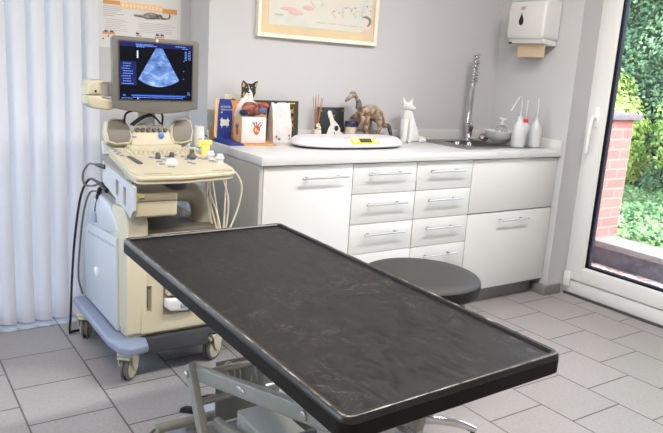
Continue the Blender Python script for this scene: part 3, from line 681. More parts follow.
# heart model
hm = thing('anatomical_heart_model', (.22, .45, 1.036), 'anatomical heart model in red and blue lying on the heart box', 'heart model')
q = MB(Matrix.Translation((-.028, 0, 0))); q.ball((.198, .452, 1.072), (.050, .038, .036), 24); q.ball((.232, .450, 1.071), (.030, .034, .031), 20)
for v in q.bm.verts:
    n_ = noise.noise(v.co*22); v.co.z = max(1.0365, v.co.z+.006*n_); v.co.y += .005*n_
q.build('heart_body', M['heartred'], hm)
q = MB(Matrix.Translation((-.028, 0, 0))); q.tube([(.225, .416, 1.060), (.240, .412, 1.072), (.262, .425, 1.066), (.270, .44, 1.050)], [.010, .013, .012, .009], 12, smooth=4); q.tube([(.230, .420, 1.092), (.245, .415, 1.070), (.236, .416, 1.050)], [.006, .008, .006], 10, smooth=4); q.build('vein', M['heartblue'], hm)
q = MB(Matrix.Translation((-.028, 0, 0))); q.tube([(.240, .44, 1.085), (.258, .430, 1.093), (.276, .430, 1.084)], [.014, .015, .013], 14, smooth=4); q.tube([(.255, .435, 1.062), (.272, .425, 1.064)], [.012, .011], 12); q.tube([(.190, .420, 1.085), (.205, .417, 1.070), (.212, .420, 1.052)], [.003, .003, .002], 8, smooth=3); q.build('artery', M['heartpink'], hm)
q = MB(Matrix.Translation((-.028, 0, 0))); q.ball((.158, .446, 1.054), (.022, .026, .016), 16); q.build('dark_tip', mat('dark_navy_gloss', (.012, .018, .07), .3), hm)
# dog cutout
dc = thing('dog_cutout', (.15, .508, .93), 'cardboard cutout of a black and white dog sitting behind the heart model', 'cutout')
yc = .5085; TD = Matrix.Translation((.187, 0, 1.16)) @ Matrix.Diagonal((1.36, 1, 1.0, 1)) @ Matrix.Translation((-.131, 0, -1.157))
q = MB(TD); q.prism([(.072, .95), (.075, 1.04), (.086, 1.085), (.098, 1.102), (.103, 1.118), (.098, 1.135), (.101, 1.158), (.097, 1.185), (.104, 1.209), (.112, 1.200), (.120, 1.192), (.142, 1.190), (.155, 1.203), (.166, 1.206), (.164, 1.182), (.158, 1.165), (.160, 1.145), (.152, 1.122), (.148, 1.108), (.165, 1.095), (.168, .95)], 'y', yc, yc+.004); q.build('card', M['furwhite'], dc, smooth=False)
q = MB(TD); q.prism([(.099, 1.120), (.100, 1.158), (.098, 1.185), (.104, 1.206), (.113, 1.198), (.121, 1.190), (.127, 1.176), (.131, 1.160), (.126, 1.150), (.118, 1.142), (.112, 1.132), (.106, 1.118)], 'y', yc-.001, yc)
q.prism([(.121, 1.190), (.142, 1.189), (.155, 1.201), (.165, 1.204), (.163, 1.182), (.157, 1.165), (.158, 1.145), (.150, 1.118), (.146, 1.135), (.142, 1.150), (.134, 1.162), (.130, 1.176)], 'y', yc-.001, yc); q.build('black_patches', M['furblack'], dc, smooth=False)
q = MB(TD); q.prism([(.1015, 1.172), (.105, 1.196), (.113, 1.186), (.110, 1.172)], 'y', yc-.002, yc-.001); q.prism([(.152, 1.176), (.157, 1.194), (.162, 1.194), (.160, 1.174)], 'y', yc-.002, yc-.001)
for p in ((.118, 1.170), (.140, 1.170)): q.ball((p[0], yc-.0015, p[1]), (.003, .0008, .003), 8)
q.prism([(.104, 1.135), (.110, 1.150), (.113, 1.140), (.108, 1.128)], 'y', yc-.002, yc-.001); q.build('tan_marks', M['furtan'], dc, smooth=False, kind='stuff')
q = MB(TD); q.ball((.128, yc-.0015, 1.146), (.0055, .001, .0045), 10); q.ball((.118, yc-.0018, 1.161), (.0028, .001, .0028), 8); q.ball((.139, yc-.0018, 1.161), (.0028, .001, .0028), 8); q.build('eyes_and_nose', M['black'], dc)
q = MB(TD); q.ball((.128, yc-.0015, 1.133), (.004, .001, .003), 8); q.build('tongue', mat('pink_print', (.75, .30, .28), .5), dc)
# paper bag
pb = thing('paper_bag', (.40, .50, .9005), 'upright crumpled white paper bag with small red and blue marks', 'paper bag')
q = MB(); b_ = bmesh.new(); nx, nz = 9, 12
def bagpt(u_, w, k):
    x = .318+.108*u_; z = .9005+.202*w
    dpt = .034*(1-w**2.2)+.003
    off = noise.noise(Vector((u_*3.2, w*4.1, k*5)))*.011
    y = .515-(dpt if k == 0 else -dpt)+off*(.3+w)
    if w == 1: z += noise.noise(Vector((u_*5, 3, 1)))*.006
    return (x+noise.noise(Vector((w*3, u_, 7)))*.003, y, z)
gr = [[[b_.verts.new(bagpt(i/nx, j/nz, k)) for i in range(nx+1)] for j in range(nz+1)] for k in (0, 1)]
for k in (0, 1):
    for j in range(nz):
        for i in range(nx):
            b_.faces.new((gr[k][j][i], gr[k][j][i+1], gr[k][j+1][i+1], gr[k][j+1][i]))
for j in range(nz):
    for i in (0, nx): b_.faces.new((gr[0][j][i], gr[0][j+1][i], gr[1][j+1][i], gr[1][j][i]))
for i in range(nx): b_.faces.new((gr[0][0][i], gr[0][0][i+1], gr[1][0][i+1], gr[1][0][i]))
bmesh.ops.recalc_face_normals(b_, faces=b_.faces); q._merge(b_); q.build('bag', M['bagpaper'], pb)
def badge(mb, x, z, rx, rz_, y=.4765): mb.ball((x, y, z), (rx, .0025, rz_), 10)
for a in ((.336, .932), (.411, .936)):
    q = MB(); badge(q, a[0], a[1], .006, .006); q.build('red_mark', M['redprint'], pb)
for a in ((.352, .918, .006), (.418, .919, .010)):
    q = MB(); badge(q, a[0], a[1], a[2], .005); q.build('blue_mark', M['navy'], pb)
q = MB(); q.prism([(.330, 1.098), (.350, 1.096), (.346, 1.104), (.332, 1.104)], 'y', .510, .513); q.build('blue_mark', M['navy'], pb)
q = MB()
for i in range(5): q.tube([(.362+i*.010, .4965, 1.005), (.366+i*.010, .4965, 1.010), (.370+i*.010, .4965, 1.005)], .0008, 4)
q.build('lettering', M['textgrey'], pb)
# olive framed picture
of_ = thing('framed_print', (.40, .56, .9005), 'dark olive framed print with gold specks leaning behind the paper bag', 'framed print')
To = rot_about((.40, .575, .90), 'X', math.radians(-3))
q = MB(To); X0, X1, Z0, Z1 = .245, .510, .903, 1.108
ring_frame(q, X0, X1, Z0, Z1, .028, .552, .564); q.build('frame', M['olive'], of_)
MB(To).box(X0+.03, X1-.022, .556, .560, Z0+.02, Z1-.02).build('print', M['goldprint'], of_, smooth=False)
q = MB(To); q.tube([(X1-.026, .5515, Z0+.03), (X1-.026, .5515, Z1-.03), (X0+.06, .5515, Z1-.03)], .0012, 5); q.build('inner_line', M['spk'], of_)
q = MB(To)
for i in range(4): q.box(.455+i*.009, .460+i*.009, .5512, .552, Z1-.016, Z1-.010)
q.build('gold_lettering', M['yellowgloss'], of_, smooth=False)
# reed diffuser
rd = thing('reed_diffuser', (.602, .515, .9005), 'small glass reed diffuser with brown sticks between the olive print and dog portrait', 'diffuser')
q = MB(); q.box(.582, .622, .495, .535, .9005, .965, .004); q.build('bottle', M['candle'], rd)
q = MB(); q.lathe([(.013, .965), (.010, .972), (.010, .985), (.012, .988), (0, .988)], .602, .515, 16); q.build('neck', M['spk'], rd)
for i, (dx, dy) in enumerate(((-.030, .004), (-.020, -.008), (-.010, .010), (.0, -.002), (.008, .008), (.018, -.006), (.034, .003))):
    MB().tube([(.602+dx*.15, .515+dy*.3, .97), (.602+dx, .515+dy, 1.140+.012*math.sin(i*2))], .0018, 6).build('reed', M['reed'], rd)
q = MB(); q.tube([(.590, .500, .990), (.602, .497, .998), (.612, .500, .985), (.600, .498, .972), (.590, .496, .962)], .0035, 8, smooth=3); q.ball((.594, .495, .985), (.010, .005, .007), 10); q.ball((.609, .495, .975), (.009, .005, .010), 10); q.build('bow', M['papercream'], rd)
# dog portrait
dp = thing('dog_portrait', (.72, .56, .9005), 'square black canvas portrait of a dog with a white blaze', 'painting')
Td = Matrix.Translation((0, -.010, 0)) @ rot_about((.72, .585, .90), 'X', math.radians(-4))
MB(Td).box(.637, .810, .560, .575, .9025, 1.080, .002).build('canvas', mat('black_canvas', (.014, .018, .018), .5, bump=.1, bscale=400), dp)
yd = .5588
q = MB(Td); q.prism([(.703, 1.062), (.722, 1.060), (.731, 1.035), (.742, 1.010), (.766, .990), (.784, .965), (.786, .945), (.806, .938), (.809, .904), (.690, .904), (.694, .935), (.706, .965), (.720, .985), (.713, 1.010), (.704, 1.030), (.698, 1.050)], 'y', yd, yd+.0012); q.build('white_blaze', M['furwhite'], dp, smooth=False)
q = MB(Td); q.ball((.758, yd-.0006, .965), (.014, .0012, .015), 12); q.ball((.745, yd-.0004, .936), (.003, .001, .010), 10); q.build('nose', M['black'], dp)
q = MB(Td); q.ball((.711, yd+.0004, 1.020), (.006, .0012, .005), 8); q.ball((.741, yd+.0004, 1.035), (.004, .0012, .004), 8); q.prism([(.648, 1.068), (.660, 1.064), (.664, 1.056), (.654, 1.060)], 'y', yd, yd+.0012); q.prism([(.792, 1.068), (.804, 1.066), (.800, 1.058)], 'y', yd, yd+.0012); q.build('orange_strokes', M['orange'], dp)
# candle jar
cj = thing('candle_jar', (.858, .535, .9005), 'cream jar with a navy lid between the dog portrait and the dinosaur', 'jar')
q = MB(); q.lathe([(0, .9005), (.034, .9005), (.036, .904), (.036, .980), (0, .980)], .842, .530, 8); q.build('jar', M['candle'], cj)
q = MB(); q.lathe([(0, .980), (.038, .980), (.038, 1.004), (.035, 1.008), (0, 1.008)], .842, .530, 24); q.build('lid', M['navylid'], cj)
# baby scale
bs = thing('baby_scale', (.655, .29, .9005), 'low white baby scale with yellow framed display on the worktop', 'scale')
def superell(cx, cy, a, b_, n=56, p=2.6, rz=0.):
    out = []
    for k in range(n):
        t = 2*PI*k/n; c, s = math.cos(t), math.sin(t)
        x = a*math.copysign(abs(c)**(2/p), c); y = b_*math.copysign(abs(s)**(2/p), s)
        out.append((cx+x*math.cos(rz)-y*math.sin(rz), cy+x*math.sin(rz)+y*math.cos(rz)))
    return out
def loft(mb, rings):
    b = bmesh.new(); V = [[b.verts.new(p) for p in r_] for r_ in rings]; n = len(V[0])
    for A, B in zip(V, V[1:]):
        for k in range(n): b.faces.new((A[k], A[(k+1) % n], B[(k+1) % n], B[k]))
    b.faces.new(V[0][::-1]); b.faces.new(V[-1]); bmesh.ops.recalc_face_normals(b, faces=b.faces); mb._merge(b)
SCX, SCY, SRZ = .662, .305, math.radians(-2)
rg = []
for a, b_, z, dz in ((.290, .120, .906, 0), (.320, .146, .912, .0), (.328, .152, .920, .0), (.322, .146, .930, .002), (.300, .124, .946, .003), (.288, .112, .950, .005), (.270, .098, .950, .005), (.22, .07, .942, .0), (.10, .03, .938, 0)):
    rg.append([(x, y, z+dz*abs((x-SCX)/.32)) for x, y in superell(SCX, SCY, a, b_, rz=SRZ)])
q = MB(); loft(q, rg); q.build('tray', M['scalewhite'], bs)
q = MB(); loft(q, [[(x, y, z) for x, y in superell(SCX, SCY, a, b_, rz=SRZ)] for a, b_, z in ((.27, .10, .9005), (.300, .128, .902), (.312, .136, .909))]); q.build('base', M['gapdark'], bs)
Tp = rot_about((.68, .170, .943), 'X', math.radians(43)) 
def rrect(x0, x1, y0, y1, r, n=5):
    out = []
    for cx, cy, a0 in ((x1-r, y1-r, 0), (x0+r, y1-r, PI/2), (x0+r, y0+r, PI), (x1-r, y0+r, 3*PI/2)):
        for k in range(n+1): out.append((cx+r*math.cos(a0+k*PI/2/n), cy+r*math.sin(a0+k*PI/2/n)))
    return out
q = MB(); q.prism(rrect(.590, .765, .152, .190, .012), 'z', .938, .946, .002, T=Tp); q.build('display_bezel', M['yellowgloss'], bs)
q = MB(); q.prism(rrect(.640, .714, .158, .184, .003), 'z', .946, .9475, T=Tp); q.build('display', M['lcd'], bs)
for xx in (.613, .742): MB().prism(rrect(xx-.014, xx+.014, .160, .182, .009), 'z', .946, .9485, .0006, T=Tp).build('button', M['white'], bs)
# voxel-united animal figurines
def organic(mb, name, m, parent, vox=.004, smooth_it=3):
    o = mb.build(name, m, parent)
    r = o.modifiers.new('r', 'REMESH'); r.mode = 'VOXEL'; r.voxel_size = vox; r.use_smooth_shade = True
    s = o.modifiers.new('s', 'SMOOTH'); s.factor = .5; s.iterations = smooth_it
    return o
dn = thing('dinosaur_figurine', (.96, .50, .9005), 'mottled brown long-necked dinosaur figurine facing left beside the white cat', 'figurine')
Y0 = .50
q = MB()
q.tube([(.862, Y0, 1.045), (.880, Y0, 1.055), (.925, Y0, 1.062), (.970, Y0, 1.060), (1.010, Y0, 1.030), (1.035, Y0, 1.000), (1.062, Y0, .985)], [.020, .031, .040, .041, .034, .020, .013], 16, smooth=4)
q.tube([(.885, Y0, 1.055), (.868, Y0, 1.085), (.862, Y0, 1.115), (.845, Y0, 1.140), (.825, Y0, 1.158)], [.027, .017, .012, .011, .012], 12, smooth=4)
q.ball((.818, Y0, 1.160), (.022, .015, .017), 16)
q.tube([(.822, Y0, 1.160), (.795, Y0, 1.140), (.768, Y0, 1.118)], [.016, .012, .006], 12, smooth=3)
for sy, dx in ((-.026, 0), (.026, -.030)):
    q.tube([(.985+dx, Y0+sy, 1.035), (.997+dx, Y0+sy*1.2, .985), (.985+dx, Y0+sy*1.2, .950), (.990+dx, Y0+sy*1.2, .932)], [.023, .014, .010, .009], 10, smooth=3)
    q.ball((.980+dx, Y0+sy*1.2, .928), (.018, .012, .008), 10)
q.tube([(.900, Y0-.024, 1.035), (.898, Y0-.032, .990), (.890, Y0-.032, .955)], [.022, .014, .011], 10, smooth=3)
q.tube([(.875, Y0-.028, 1.040), (.865, Y0-.036, 1.005), (.848, Y0-.040, .972)], [.018, .012, .008], 10, smooth=3)
q.tube([(.870, Y0+.020, 1.050), (.848, Y0+.024, 1.035), (.832, Y0+.022, 1.024)], [.018, .012, .009], 10, smooth=3)
q.tube([(.900, Y0-.030, .960), (.905, Y0-.032, .930)], [.012, .012], 10)
organic(q, 'body', M['dino'], dn, .003, 2)
q = MB(); q.tube([(1.055, Y0, .990), (1.085, Y0, .985), (1.098, Y0, .955), (1.112, Y0, .925)], [.013, .013, .011, .009], 12, smooth=4); q.build('tail', M['dinodark'], dn)
q = MB(); q.tube([(.8615, Y0, 1.080), (.8625, Y0, 1.110), (.850, Y0, 1.130)], [.0195, .0145, .0132], 12, smooth=3); q.build('neck_wrap', M['dinodark'], dn)
q = MB(); q.ball((.812, Y0-.0175, 1.166), (.004, .003, .004), 8); q.build('eye', M['black'], dn)
q = MB(); q.prism(superell(.965, Y0, .17, .075, 30, 2.2), 'z', .9005, .921, .004); q.build('wooden_base', M['dino'], dn)
# faceted cat
ct = thing('cat_figurine', (1.22, .47, .9005), 'white faceted figurine of a sitting cat beside the sink', 'figurine')
YC = .475; q = MB(Matrix.Translation((1.215, 0, .905)) @ Matrix.Diagonal((1., 1, .93, 1)) @ Matrix.Translation((-1.232, 0, -.905)))
q.tube([(1.235, YC, .905), (1.235, YC, .95), (1.222, YC, 1.02), (1.205, YC-.01, 1.075), (1.20, YC-.015, 1.10)], [.052, .056, .046, .034, .026], 7)
q.tube([(1.260, YC+.01, .906), (1.268, YC+.01, .94), (1.262, YC+.005, .99)], [.050, .050, .030], 6)
for dx in (-.030, .012): q.tube([(1.200+dx, YC-.035, 1.04), (1.192+dx, YC-.048, .96), (1.186+dx, YC-.052, .9055)], [.024, .017, .016], 5)
for dx in (-.034, .008): q.tube([(1.186+dx, YC-.050, .913), (1.178+dx, YC-.072, .910)], [.015, .011], 5)
q.tube([(1.285, YC, .915), (1.320, YC-.03, .918), (1.305, YC-.06, .915), (1.262, YC-.07, .913)], [.018, .017, .015, .009], 6)
cz = 1.125
q.ball((1.198, YC-.018, cz-.004), (.033, .030, .027), 8)
q.tube([(1.205, YC-.03, cz-.010), (1.228, YC-.05, cz-.018)], [.019, .009], 6)
for ex, tip in ((1.177, (1.166, YC-.008, 1.176)), (1.216, (1.236, YC-.012, 1.172))): q.tube([(ex, YC-.012, cz+.010), tip], [.017, .0015], 4)
o = q.build('body', M['plaster'], ct, smooth=False)

# wooden board + cable by left end
tag(MB().box(.004, .010, .555, .571, .9005, .985, .001).build('wooden_strip', M['wood'], origin=(.007, .56, .9005)), 'thin orange wooden strip standing at the back left corner of the worktop', 'strip')
tag(MB().tube([(-.02, .60, .94), (-.012, .598, .93), (.0, .583, .92), (.014, .582, .906)], .003, 8, smooth=4).build('black_lead', M['cable_b'], origin=(0, .57, .905)), 'short black lead behind the card display stand', 'cable')

# ------------------------------------------------------------------ ULTRASOUND MACHINE
us = thing('ultrasound_machine', (-.40, .22, 0), 'cream wheeled ultrasound machine with lit monitor beside the examination table', 'ultrasound machine')
# base chassis
q = MB()
for sx in (-1, 1):
    cx = -.40
    def X(v): return cx+sx*v
    rail = [(X(.262), .57), (X(.262), .02), (X(.245), -.085), (X(.205), -.120), (X(.135), -.105), (X(.120), -.03), (X(.17), .02), (X(.19), .10), (X(.19), .57)]
    if sx > 0: rail = [(X(.262), .57), (X(.262), .06), (X(.24), -.02), (X(.20), -.03), (X(.19), .05), (X(.19), .57)][::-1]
    q.prism(rail, 'z', .142, .178, .010, 3)
q.build('wheel_rail', M['bluegrey'], us, label='blue grey rail over the wheels')
q = MB(); q.box(-.595, -.205, -.02, .56, .135, .172, .005); q.build('chassis', M['dkgrey'], us)
# lower dark undertray visible at front
q = MB(); q.box(-.53, -.25, -.045, .02, .105, .175, .004); q.build('undertray', M['dkgrey'], us)
def caster(cx, cy, rz, nm_lock=True):
    T = Matrix.Translation((cx, cy, 0)) @ Matrix.Rotation(rz, 4, 'Z')
    f = MB(T); f.prism([(-.030, .075), (-.036, .118), (.030, .122), (.024, .085), (.012, .048), (-.006, .046), (-.015, .055)], 'x', -.034, -.027, .003, 2)
    f.prism([(-.030, .075), (-.036, .118), (.030, .122), (.024, .085), (.012, .048), (-.006, .046), (-.015, .055)], 'x', .027, .034, .003, 2)
    f.box(-.034, .034, -.045, .035, .112, .130, .005); f.lathe([(.014, .120), (.014, .145), (0, .145)], 0, 0, 14); f.tube([(-.026, -.048, .110), (.026, -.048, .110)], .008, 10)
    c = f.build('caster', M['cream'], us)
    Tw = T @ Matrix.Translation((0, 0, .056)) @ Matrix.Rotation(PI/2, 4, 'Y')
    for s in (-1, 1):
        w = MB(Tw); w.lathe([(.035, s*.004), (.052, s*.004), (.0555, s*.008), (.0555, s*.013), (.051, s*.017), (.036, s*.017)], 0, 0, 28); w.build('tyre', M['casterrubber'], c)
        w = MB(Tw); w.lathe([(0, s*.002), (.044, s*.002), (.044, s*.018), (.034, s*.0235), (0, s*.0235)], 0, 0, 24); w.build('wheel_disc', M['cream'], c)
        if s > 0:
            w = MB(Tw); w.lathe([(0, .0235), (.016, .0235), (.015, .0250), (0, .0250)], 0, 0, 16); w.build('hub_emblem', M['yellowgloss'], c, label='small yellow disc on the wheel hub')
caster(-.585, -.015, math.radians(-42)); caster(-.200, .025, math.radians(-58)); caster(-.625, .490, math.radians(-22)); caster(-.215, .50, 0)
# tower
q = MB()
q.prism([(-.015, .178), (.52, .178), (.52, .50), (.40, .560), (.30, .575), (.06, .60), (-.015, .60)], 'x', -.598, -.205, .012, 3)
q.build('tower_body', M['cream'], us)
q = MB(); q.prism([(.055, .19), (.535, .19), (.535, .505), (.47, .548), (.30, .566), (.055, .580)], 'x', -.615, -.596, .006, 2); q.build('side_panel', M['white_side'], us, label='pale side panel with vent slots')
q = MB()
for i in range(20):
    y = .075+i*.020; z = .552-(y-.075)*.075
    q.box(-.6158, -.6145, y, y+.007, z-.016, z-.004, 0)
q.build('vent_slots', M['btn'], us, smooth=False)
q = MB(); q.lathe([(0, 0), (.026, 0), (.026, .006), (.018, .012), (.0, .014)], 0, 0, 24, T=Matrix.Translation((-.6152, .325, .365)) @ Matrix.Rotation(-PI/2, 4, 'Y')); q.build('round_cap', M['white'], us)
# white-topped shoulder behind
q = MB(); q.prism([(.06, .60), (.52, .505), (.54, .56), (.47, .66), (.33, .715), (.20, .70), (.10, .66)], 'x', -.608, -.50, .014, 3); q.build('shoulder', M['white_side'], us)
# front-left column rising to console
q = MB(); q.prism([(-.030, .20), (.10, .20), (.15, .70), (.00, .72), (-.045, .66)], 'x', -.603, -.515, .012, 3); q.build('column', M['cream'], us)
# front face with drive bays
q = MB(); CX = [-.540, -.533, -.498, -.450, -.300, -.205]; CZ = [.195, .262, .285, .395, .440, .600]
for i in range(5):
    for j in range(5):
        if (i == 1 and j == 2) or (i == 3 and j in (1, 2, 3)): continue
        q.box(CX[i], CX[i+1], -.034, -.0155, CZ[j], CZ[j+1], 0)
bmesh.ops.remove_doubles(q.bm, verts=q.bm.verts, dist=1e-5)
_seen = {}
for f_ in q.bm.faces: _seen.setdefault(tuple(round(c, 4) for c in f_.calc_center_median()), []).append(f_)
bmesh.ops.delete(q.bm, geom=[f for v in _seen.values() if len(v) > 1 for f in v], context='FACES_ONLY')
q.build('front_panel', M['cream'], us, smooth=False)
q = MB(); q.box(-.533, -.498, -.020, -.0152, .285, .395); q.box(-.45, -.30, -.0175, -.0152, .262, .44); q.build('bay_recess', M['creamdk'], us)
q = MB(); q.box(-.520, -.510, -.026, -.021, .300, .380, .001); q.build('bay_slot', M['knob'], us)
q = MB(); q.box(-.440, -.310, -.050, -.016, .345, .395, .010, 3); q.build('disk_drive', M['cream'], us)
q = MB(); q.prism([(-.445, .300), (-.425, .282), (-.36, .276), (-.305, .285), (-.305, .325), (-.445, .335)], 'y', -.060, -.016, .008, 3); q.build('cable_cradle', M['paper'], us)
MB().box(-.385, -.345, -.064, -.058, .292, .312, .002).build('blue_plug', M['bluegrey'], us)
# top deck under printer (open shelf, colour darkened for the shade there)
q = MB(); q.box(-.53, -.21, .0, .42, .598, .618, .006); q.build('shelf', mat('shaded_shelf_plastic', (.13, .12, .10), .5, bump=.02), us)
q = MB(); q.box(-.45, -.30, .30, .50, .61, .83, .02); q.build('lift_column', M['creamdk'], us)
# bracket side panel with two slots
br = [(.245, .865), (-.085, .83), (-.155, .825), (-.150, .735), (-.115, .702), (-.08, .712), (.225, .775)]
b_ = bmesh.new(); q = MB()
sl = [((.055, .755), (.055, .835), (.025, .832), (.025, .750)), ((-.035, .735), (-.035, .818), (-.065, .815), (-.065, .730))]
# panel assembled from strips leaving the slots open
def yz(y): # top and bottom edge at y
    top = .865+(.245-y)*(-.035/.33) if y > -.085 else .83
    bot = .775-(.225-y)*(.063/.305)
    return top, bot
def strip(ya, yb, z0=None, z1=None):
    ta, ba = yz(ya); tb, bb = yz(yb)
    pts = [(ya, z0(ya) if z0 else ba), (yb, z0(yb) if z0 else bb), (yb, z1(yb) if z1 else tb), (ya, z1(ya) if z1 else ta)]
    q.prism(pts, 'x', -.612, -.600)
lo = lambda y: yz(y)[1]+.020; hi = lambda y: yz(y)[0]-.025
strip(.240, .060); strip(.060, .025, None, lo); strip(.060, .025, hi, None); strip(.025, -.035); strip(-.035, -.068, None, lo); strip(-.035, -.068, hi, None); strip(-.068, -.10)
q.prism([(-.098, .829), (-.155, .825), (-.150, .735), (-.118, .700), (-.098, .706)], 'x', -.612, -.600)
q.build('bracket_panel', M['white_side'], us, smooth=False, label='pale bracket panel with two slots')
MB().box(-.5995, -.590, -.09, .20, .73, .83).build('bracket_core', M['dkgrey'], us)
# swivel neck right
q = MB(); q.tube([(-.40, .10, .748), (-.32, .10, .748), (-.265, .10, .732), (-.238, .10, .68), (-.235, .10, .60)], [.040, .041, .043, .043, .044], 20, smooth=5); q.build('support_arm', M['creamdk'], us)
q = MB(); q.lathe([(.055, .765), (.055, .80), (.045, .84), (.045, .87)], -.36, .10, 24); q.build('swivel', M['dkgrey'], us)
# console deck (tilted towards user)
def cz(y): return .866+(y+.14)*.160
q = MB()
outline = [(-.600, .215), (-.604, -.10), (-.598, -.135), (-.578, -.150), (-.40, -.156), (-.215, -.132), (-.184, -.115), (-.174, -.085), (-.186, .02), (-.215, .215)]
def slab(mb, pts, dz0, dz1, bev=.008):
    b = bmesh.new(); L = [b.verts.new((x, y, cz(y)+dz0)) for x, y in pts]; H = [b.verts.new((x, y, cz(y)+dz1)) for x, y in pts]
    b.faces.new(L[::-1]); b.faces.new(H); n = len(pts)
    for i in range(n): b.faces.new((L[i], L[(i+1) % n], H[(i+1) % n], H[i]))
    bmesh.ops.recalc_face_normals(b, faces=b.faces)
    if bev: 
        es = [e for e in b.edges if (e.verts[0] in H and e.verts[1] in H) or (e.verts[0] in L and e.verts[1] in L)]
        bmesh.ops.bevel(b, geom=es, offset=bev, segments=3, affect='EDGES')
    mb._merge(b)
slab(q, outline, -.024, .0, .008); q.build('console', M['cream'], us)
q = MB(); slab(q, [(-.40+(x+.40)*.975, .02+(y-.02)*.96) for x, y in outline], -.036, -.023, .003); q.build('console_underside', M['cream'], us)
# hand grips
for g0, g1 in ((-.565, -.455), (-.285, -.200)):
    q = MB(); slab(q, rrect(g0, g1, -.136+(.012 if g0 > -.4 else 0), -.124+(.014 if g0 > -.4 else 0), .005), .0, .0012, 0); q.build('grip_slot', M['creamdk'], us)
# keys
kb = MB()
q = MB(); slab(q, [(-.545, .200), (-.550, .100), (-.245, .100), (-.245, .200)], .0, .0015, 0); keyb = q.build('keyboard', M['cream'], us)
q = MB()
for r_ in range(5):
    for c_ in range(15):
        x = -.540+c_*.0195+(r_ % 2)*.004; y = .185-r_*.0185
        z = cz(y); T = Matrix.Translation((x+.007, y, z+.003)) @ Matrix.Rotation(math.atan(.160), 4, 'X')
        MB().box(-.0068, .0068, -.006, .006, -.002, .0035, .0015, 1, T=T).build('key', M['cream'], keyb)
def on_deck(x, y, dz=0): return Matrix.Translation((x, y, cz(y)+dz)) @ Matrix.Rotation(math.atan(.160), 4, 'X')
q = MB()
for x, y in ((-.585, .19), (-.578, .175), (-.585, .155), (-.572, .140), (-.585, .12), (-.575, .10)): MB().box(-.007, .007, -.004, .004, 0, .004, .001, 1, T=on_deck(x, y)).build('side_button', M['btn'], us)
q = MB(); q.box(-.010, .010, -.050, .050, 0, .006, .003, T=on_deck(-.545, .035) @ Matrix.Rotation(math.radians(10), 4, 'Z'))
q.build('slider_bank', M['knob'], us)
q = MB()
for x, y, w in ((-.47, .07, .008), (-.40, .075, .010), (-.43, .035, .010), (-.455, .01, .012), (-.455, -.02, .012), (-.43, -.055, .016), (-.335, .07, .008), (-.33, .03, .011), (-.335, -.01, .010), (-.325, -.025, .010), (-.27, .045, .010), (-.255, .03, .011), (-.235, .005, .011), (-.30, .085, .008), (-.28, .065, .008), (-.36, .09, .008)):
    MB().box(-w, w, -.0045, .0045, 0, .004, .0015, 1, T=on_deck(x, y)).build('deck_button', M['btn'], us)
for x, y in ((-.445, .055), (-.385, .060)):
    q = MB(); q.lathe([(.011, 0), (.010, .020), (.007, .023), (0, .023)], 0, 0, 16, T=on_deck(x, y)); q.build('knob', M['knob'], us)
q = MB(); q.lathe([(.018, 0), (.018, .012), (.010, .020), (0, .020)], 0, 0, 18, T=on_deck(-.305, .045)); q.lathe([(.009, .018), (.009, .034), (0, .034)], .004, .012, 12, T=on_deck(-.305, .045)); q.build('large_knob', M['knob'], us)
q = MB(); q.lathe([(.027, 0), (.025, .003), (.021, .004), (.019, .010), (.011, .016), (0, .018)], 0, 0, 26, T=on_deck(-.405, .005)); q.build('trackball', M['white'], us)
# upper control panel + speakers
Tc = Matrix.Translation((.012, 0, 0)) @ rot_about((0, .22, .93), 'X', math.radians(-22))
q = MB(Tc); q.prism([(-.515, .925), (-.505, .985), (-.480, 1.015), (-.365, 1.015), (-.345, .985), (-.325, .925)], 'y', .205, .245, .006, 3)
q.build('control_panel', M['cream'], us)
q = MB(Tc); q.prism([(-.610, .940), (-.618, .985), (-.607, 1.030), (-.585, 1.040), (-.535, 1.038), (-.512, 1.005), (-.505, .955), (-.520, .932), (-.58, .928)], 'y', .200, .250, .008, 3); q.build('speaker_housing', M['cream'], us)
q = MB(Tc); q.prism([(-.335, .932), (-.345, .955), (-.338, 1.005), (-.315, 1.038), (-.262, 1.045), (-.240, 1.030), (-.235, .985), (-.250, .940), (-.29, .930)], 'y', .200, .250, .008, 3)
q.build('speaker_housing', M['cream'], us)
for pts in ([(-.601, .948), (-.606, .985), (-.598, 1.022), (-.582, 1.030), (-.540, 1.028), (-.522, 1.0), (-.517, .960), (-.528, .942), (-.575, .938)], [(-.325, .942), (-.331, .965), (-.325, 1.000), (-.308, 1.028), (-.266, 1.034), (-.250, 1.022), (-.246, .985), (-.258, .950), (-.29, .940)]):
    cxs = sum(p[0] for p in pts)/len(pts); czs = sum(p[1] for p in pts)/len(pts); pts = [(cxs+(a-cxs)*1.07, czs+(c-czs)*1.05) for a, c in pts]
    q = MB(Tc); q.prism(pts, 'y', .1955, .2025, .003); q.build('speaker', M['spk'], us)
q = MB(Tc); q.box(-.62, -.24, .245, .27, .90, .96, .006); q.build('panel_bracket', M['white_side'], us)
q = MB(); q.box(-.52, -.30, .16, .26, .90, .935, .006); q.build('panel_foot', M['cream'], us)
for i in range(6):
    q = MB(Tc); q.lathe([(.0095, 0), (.0085, .012), (0, .014)], 0, 0, 14, T=Matrix.Translation((-.485+i*.0245, .2045, .990)) @ Matrix.Rotation(PI/2, 4, 'X')); q.build('tuning_knob', M['knob'], us)
q = MB(Tc); q.lathe([(.012, 0), (.011, .008), (0, .010)], 0, 0, 18, T=Matrix.Translation((-.383, .2045, .965)) @ Matrix.Rotation(PI/2, 4, 'X')); q.build('blue_knob', M['blue'], us, label='round blue button')
q = MB(Tc); q.box(-.512, -.490, .2025, .2050, .957, .966, .001); q.build('badge', M['btn'], us)
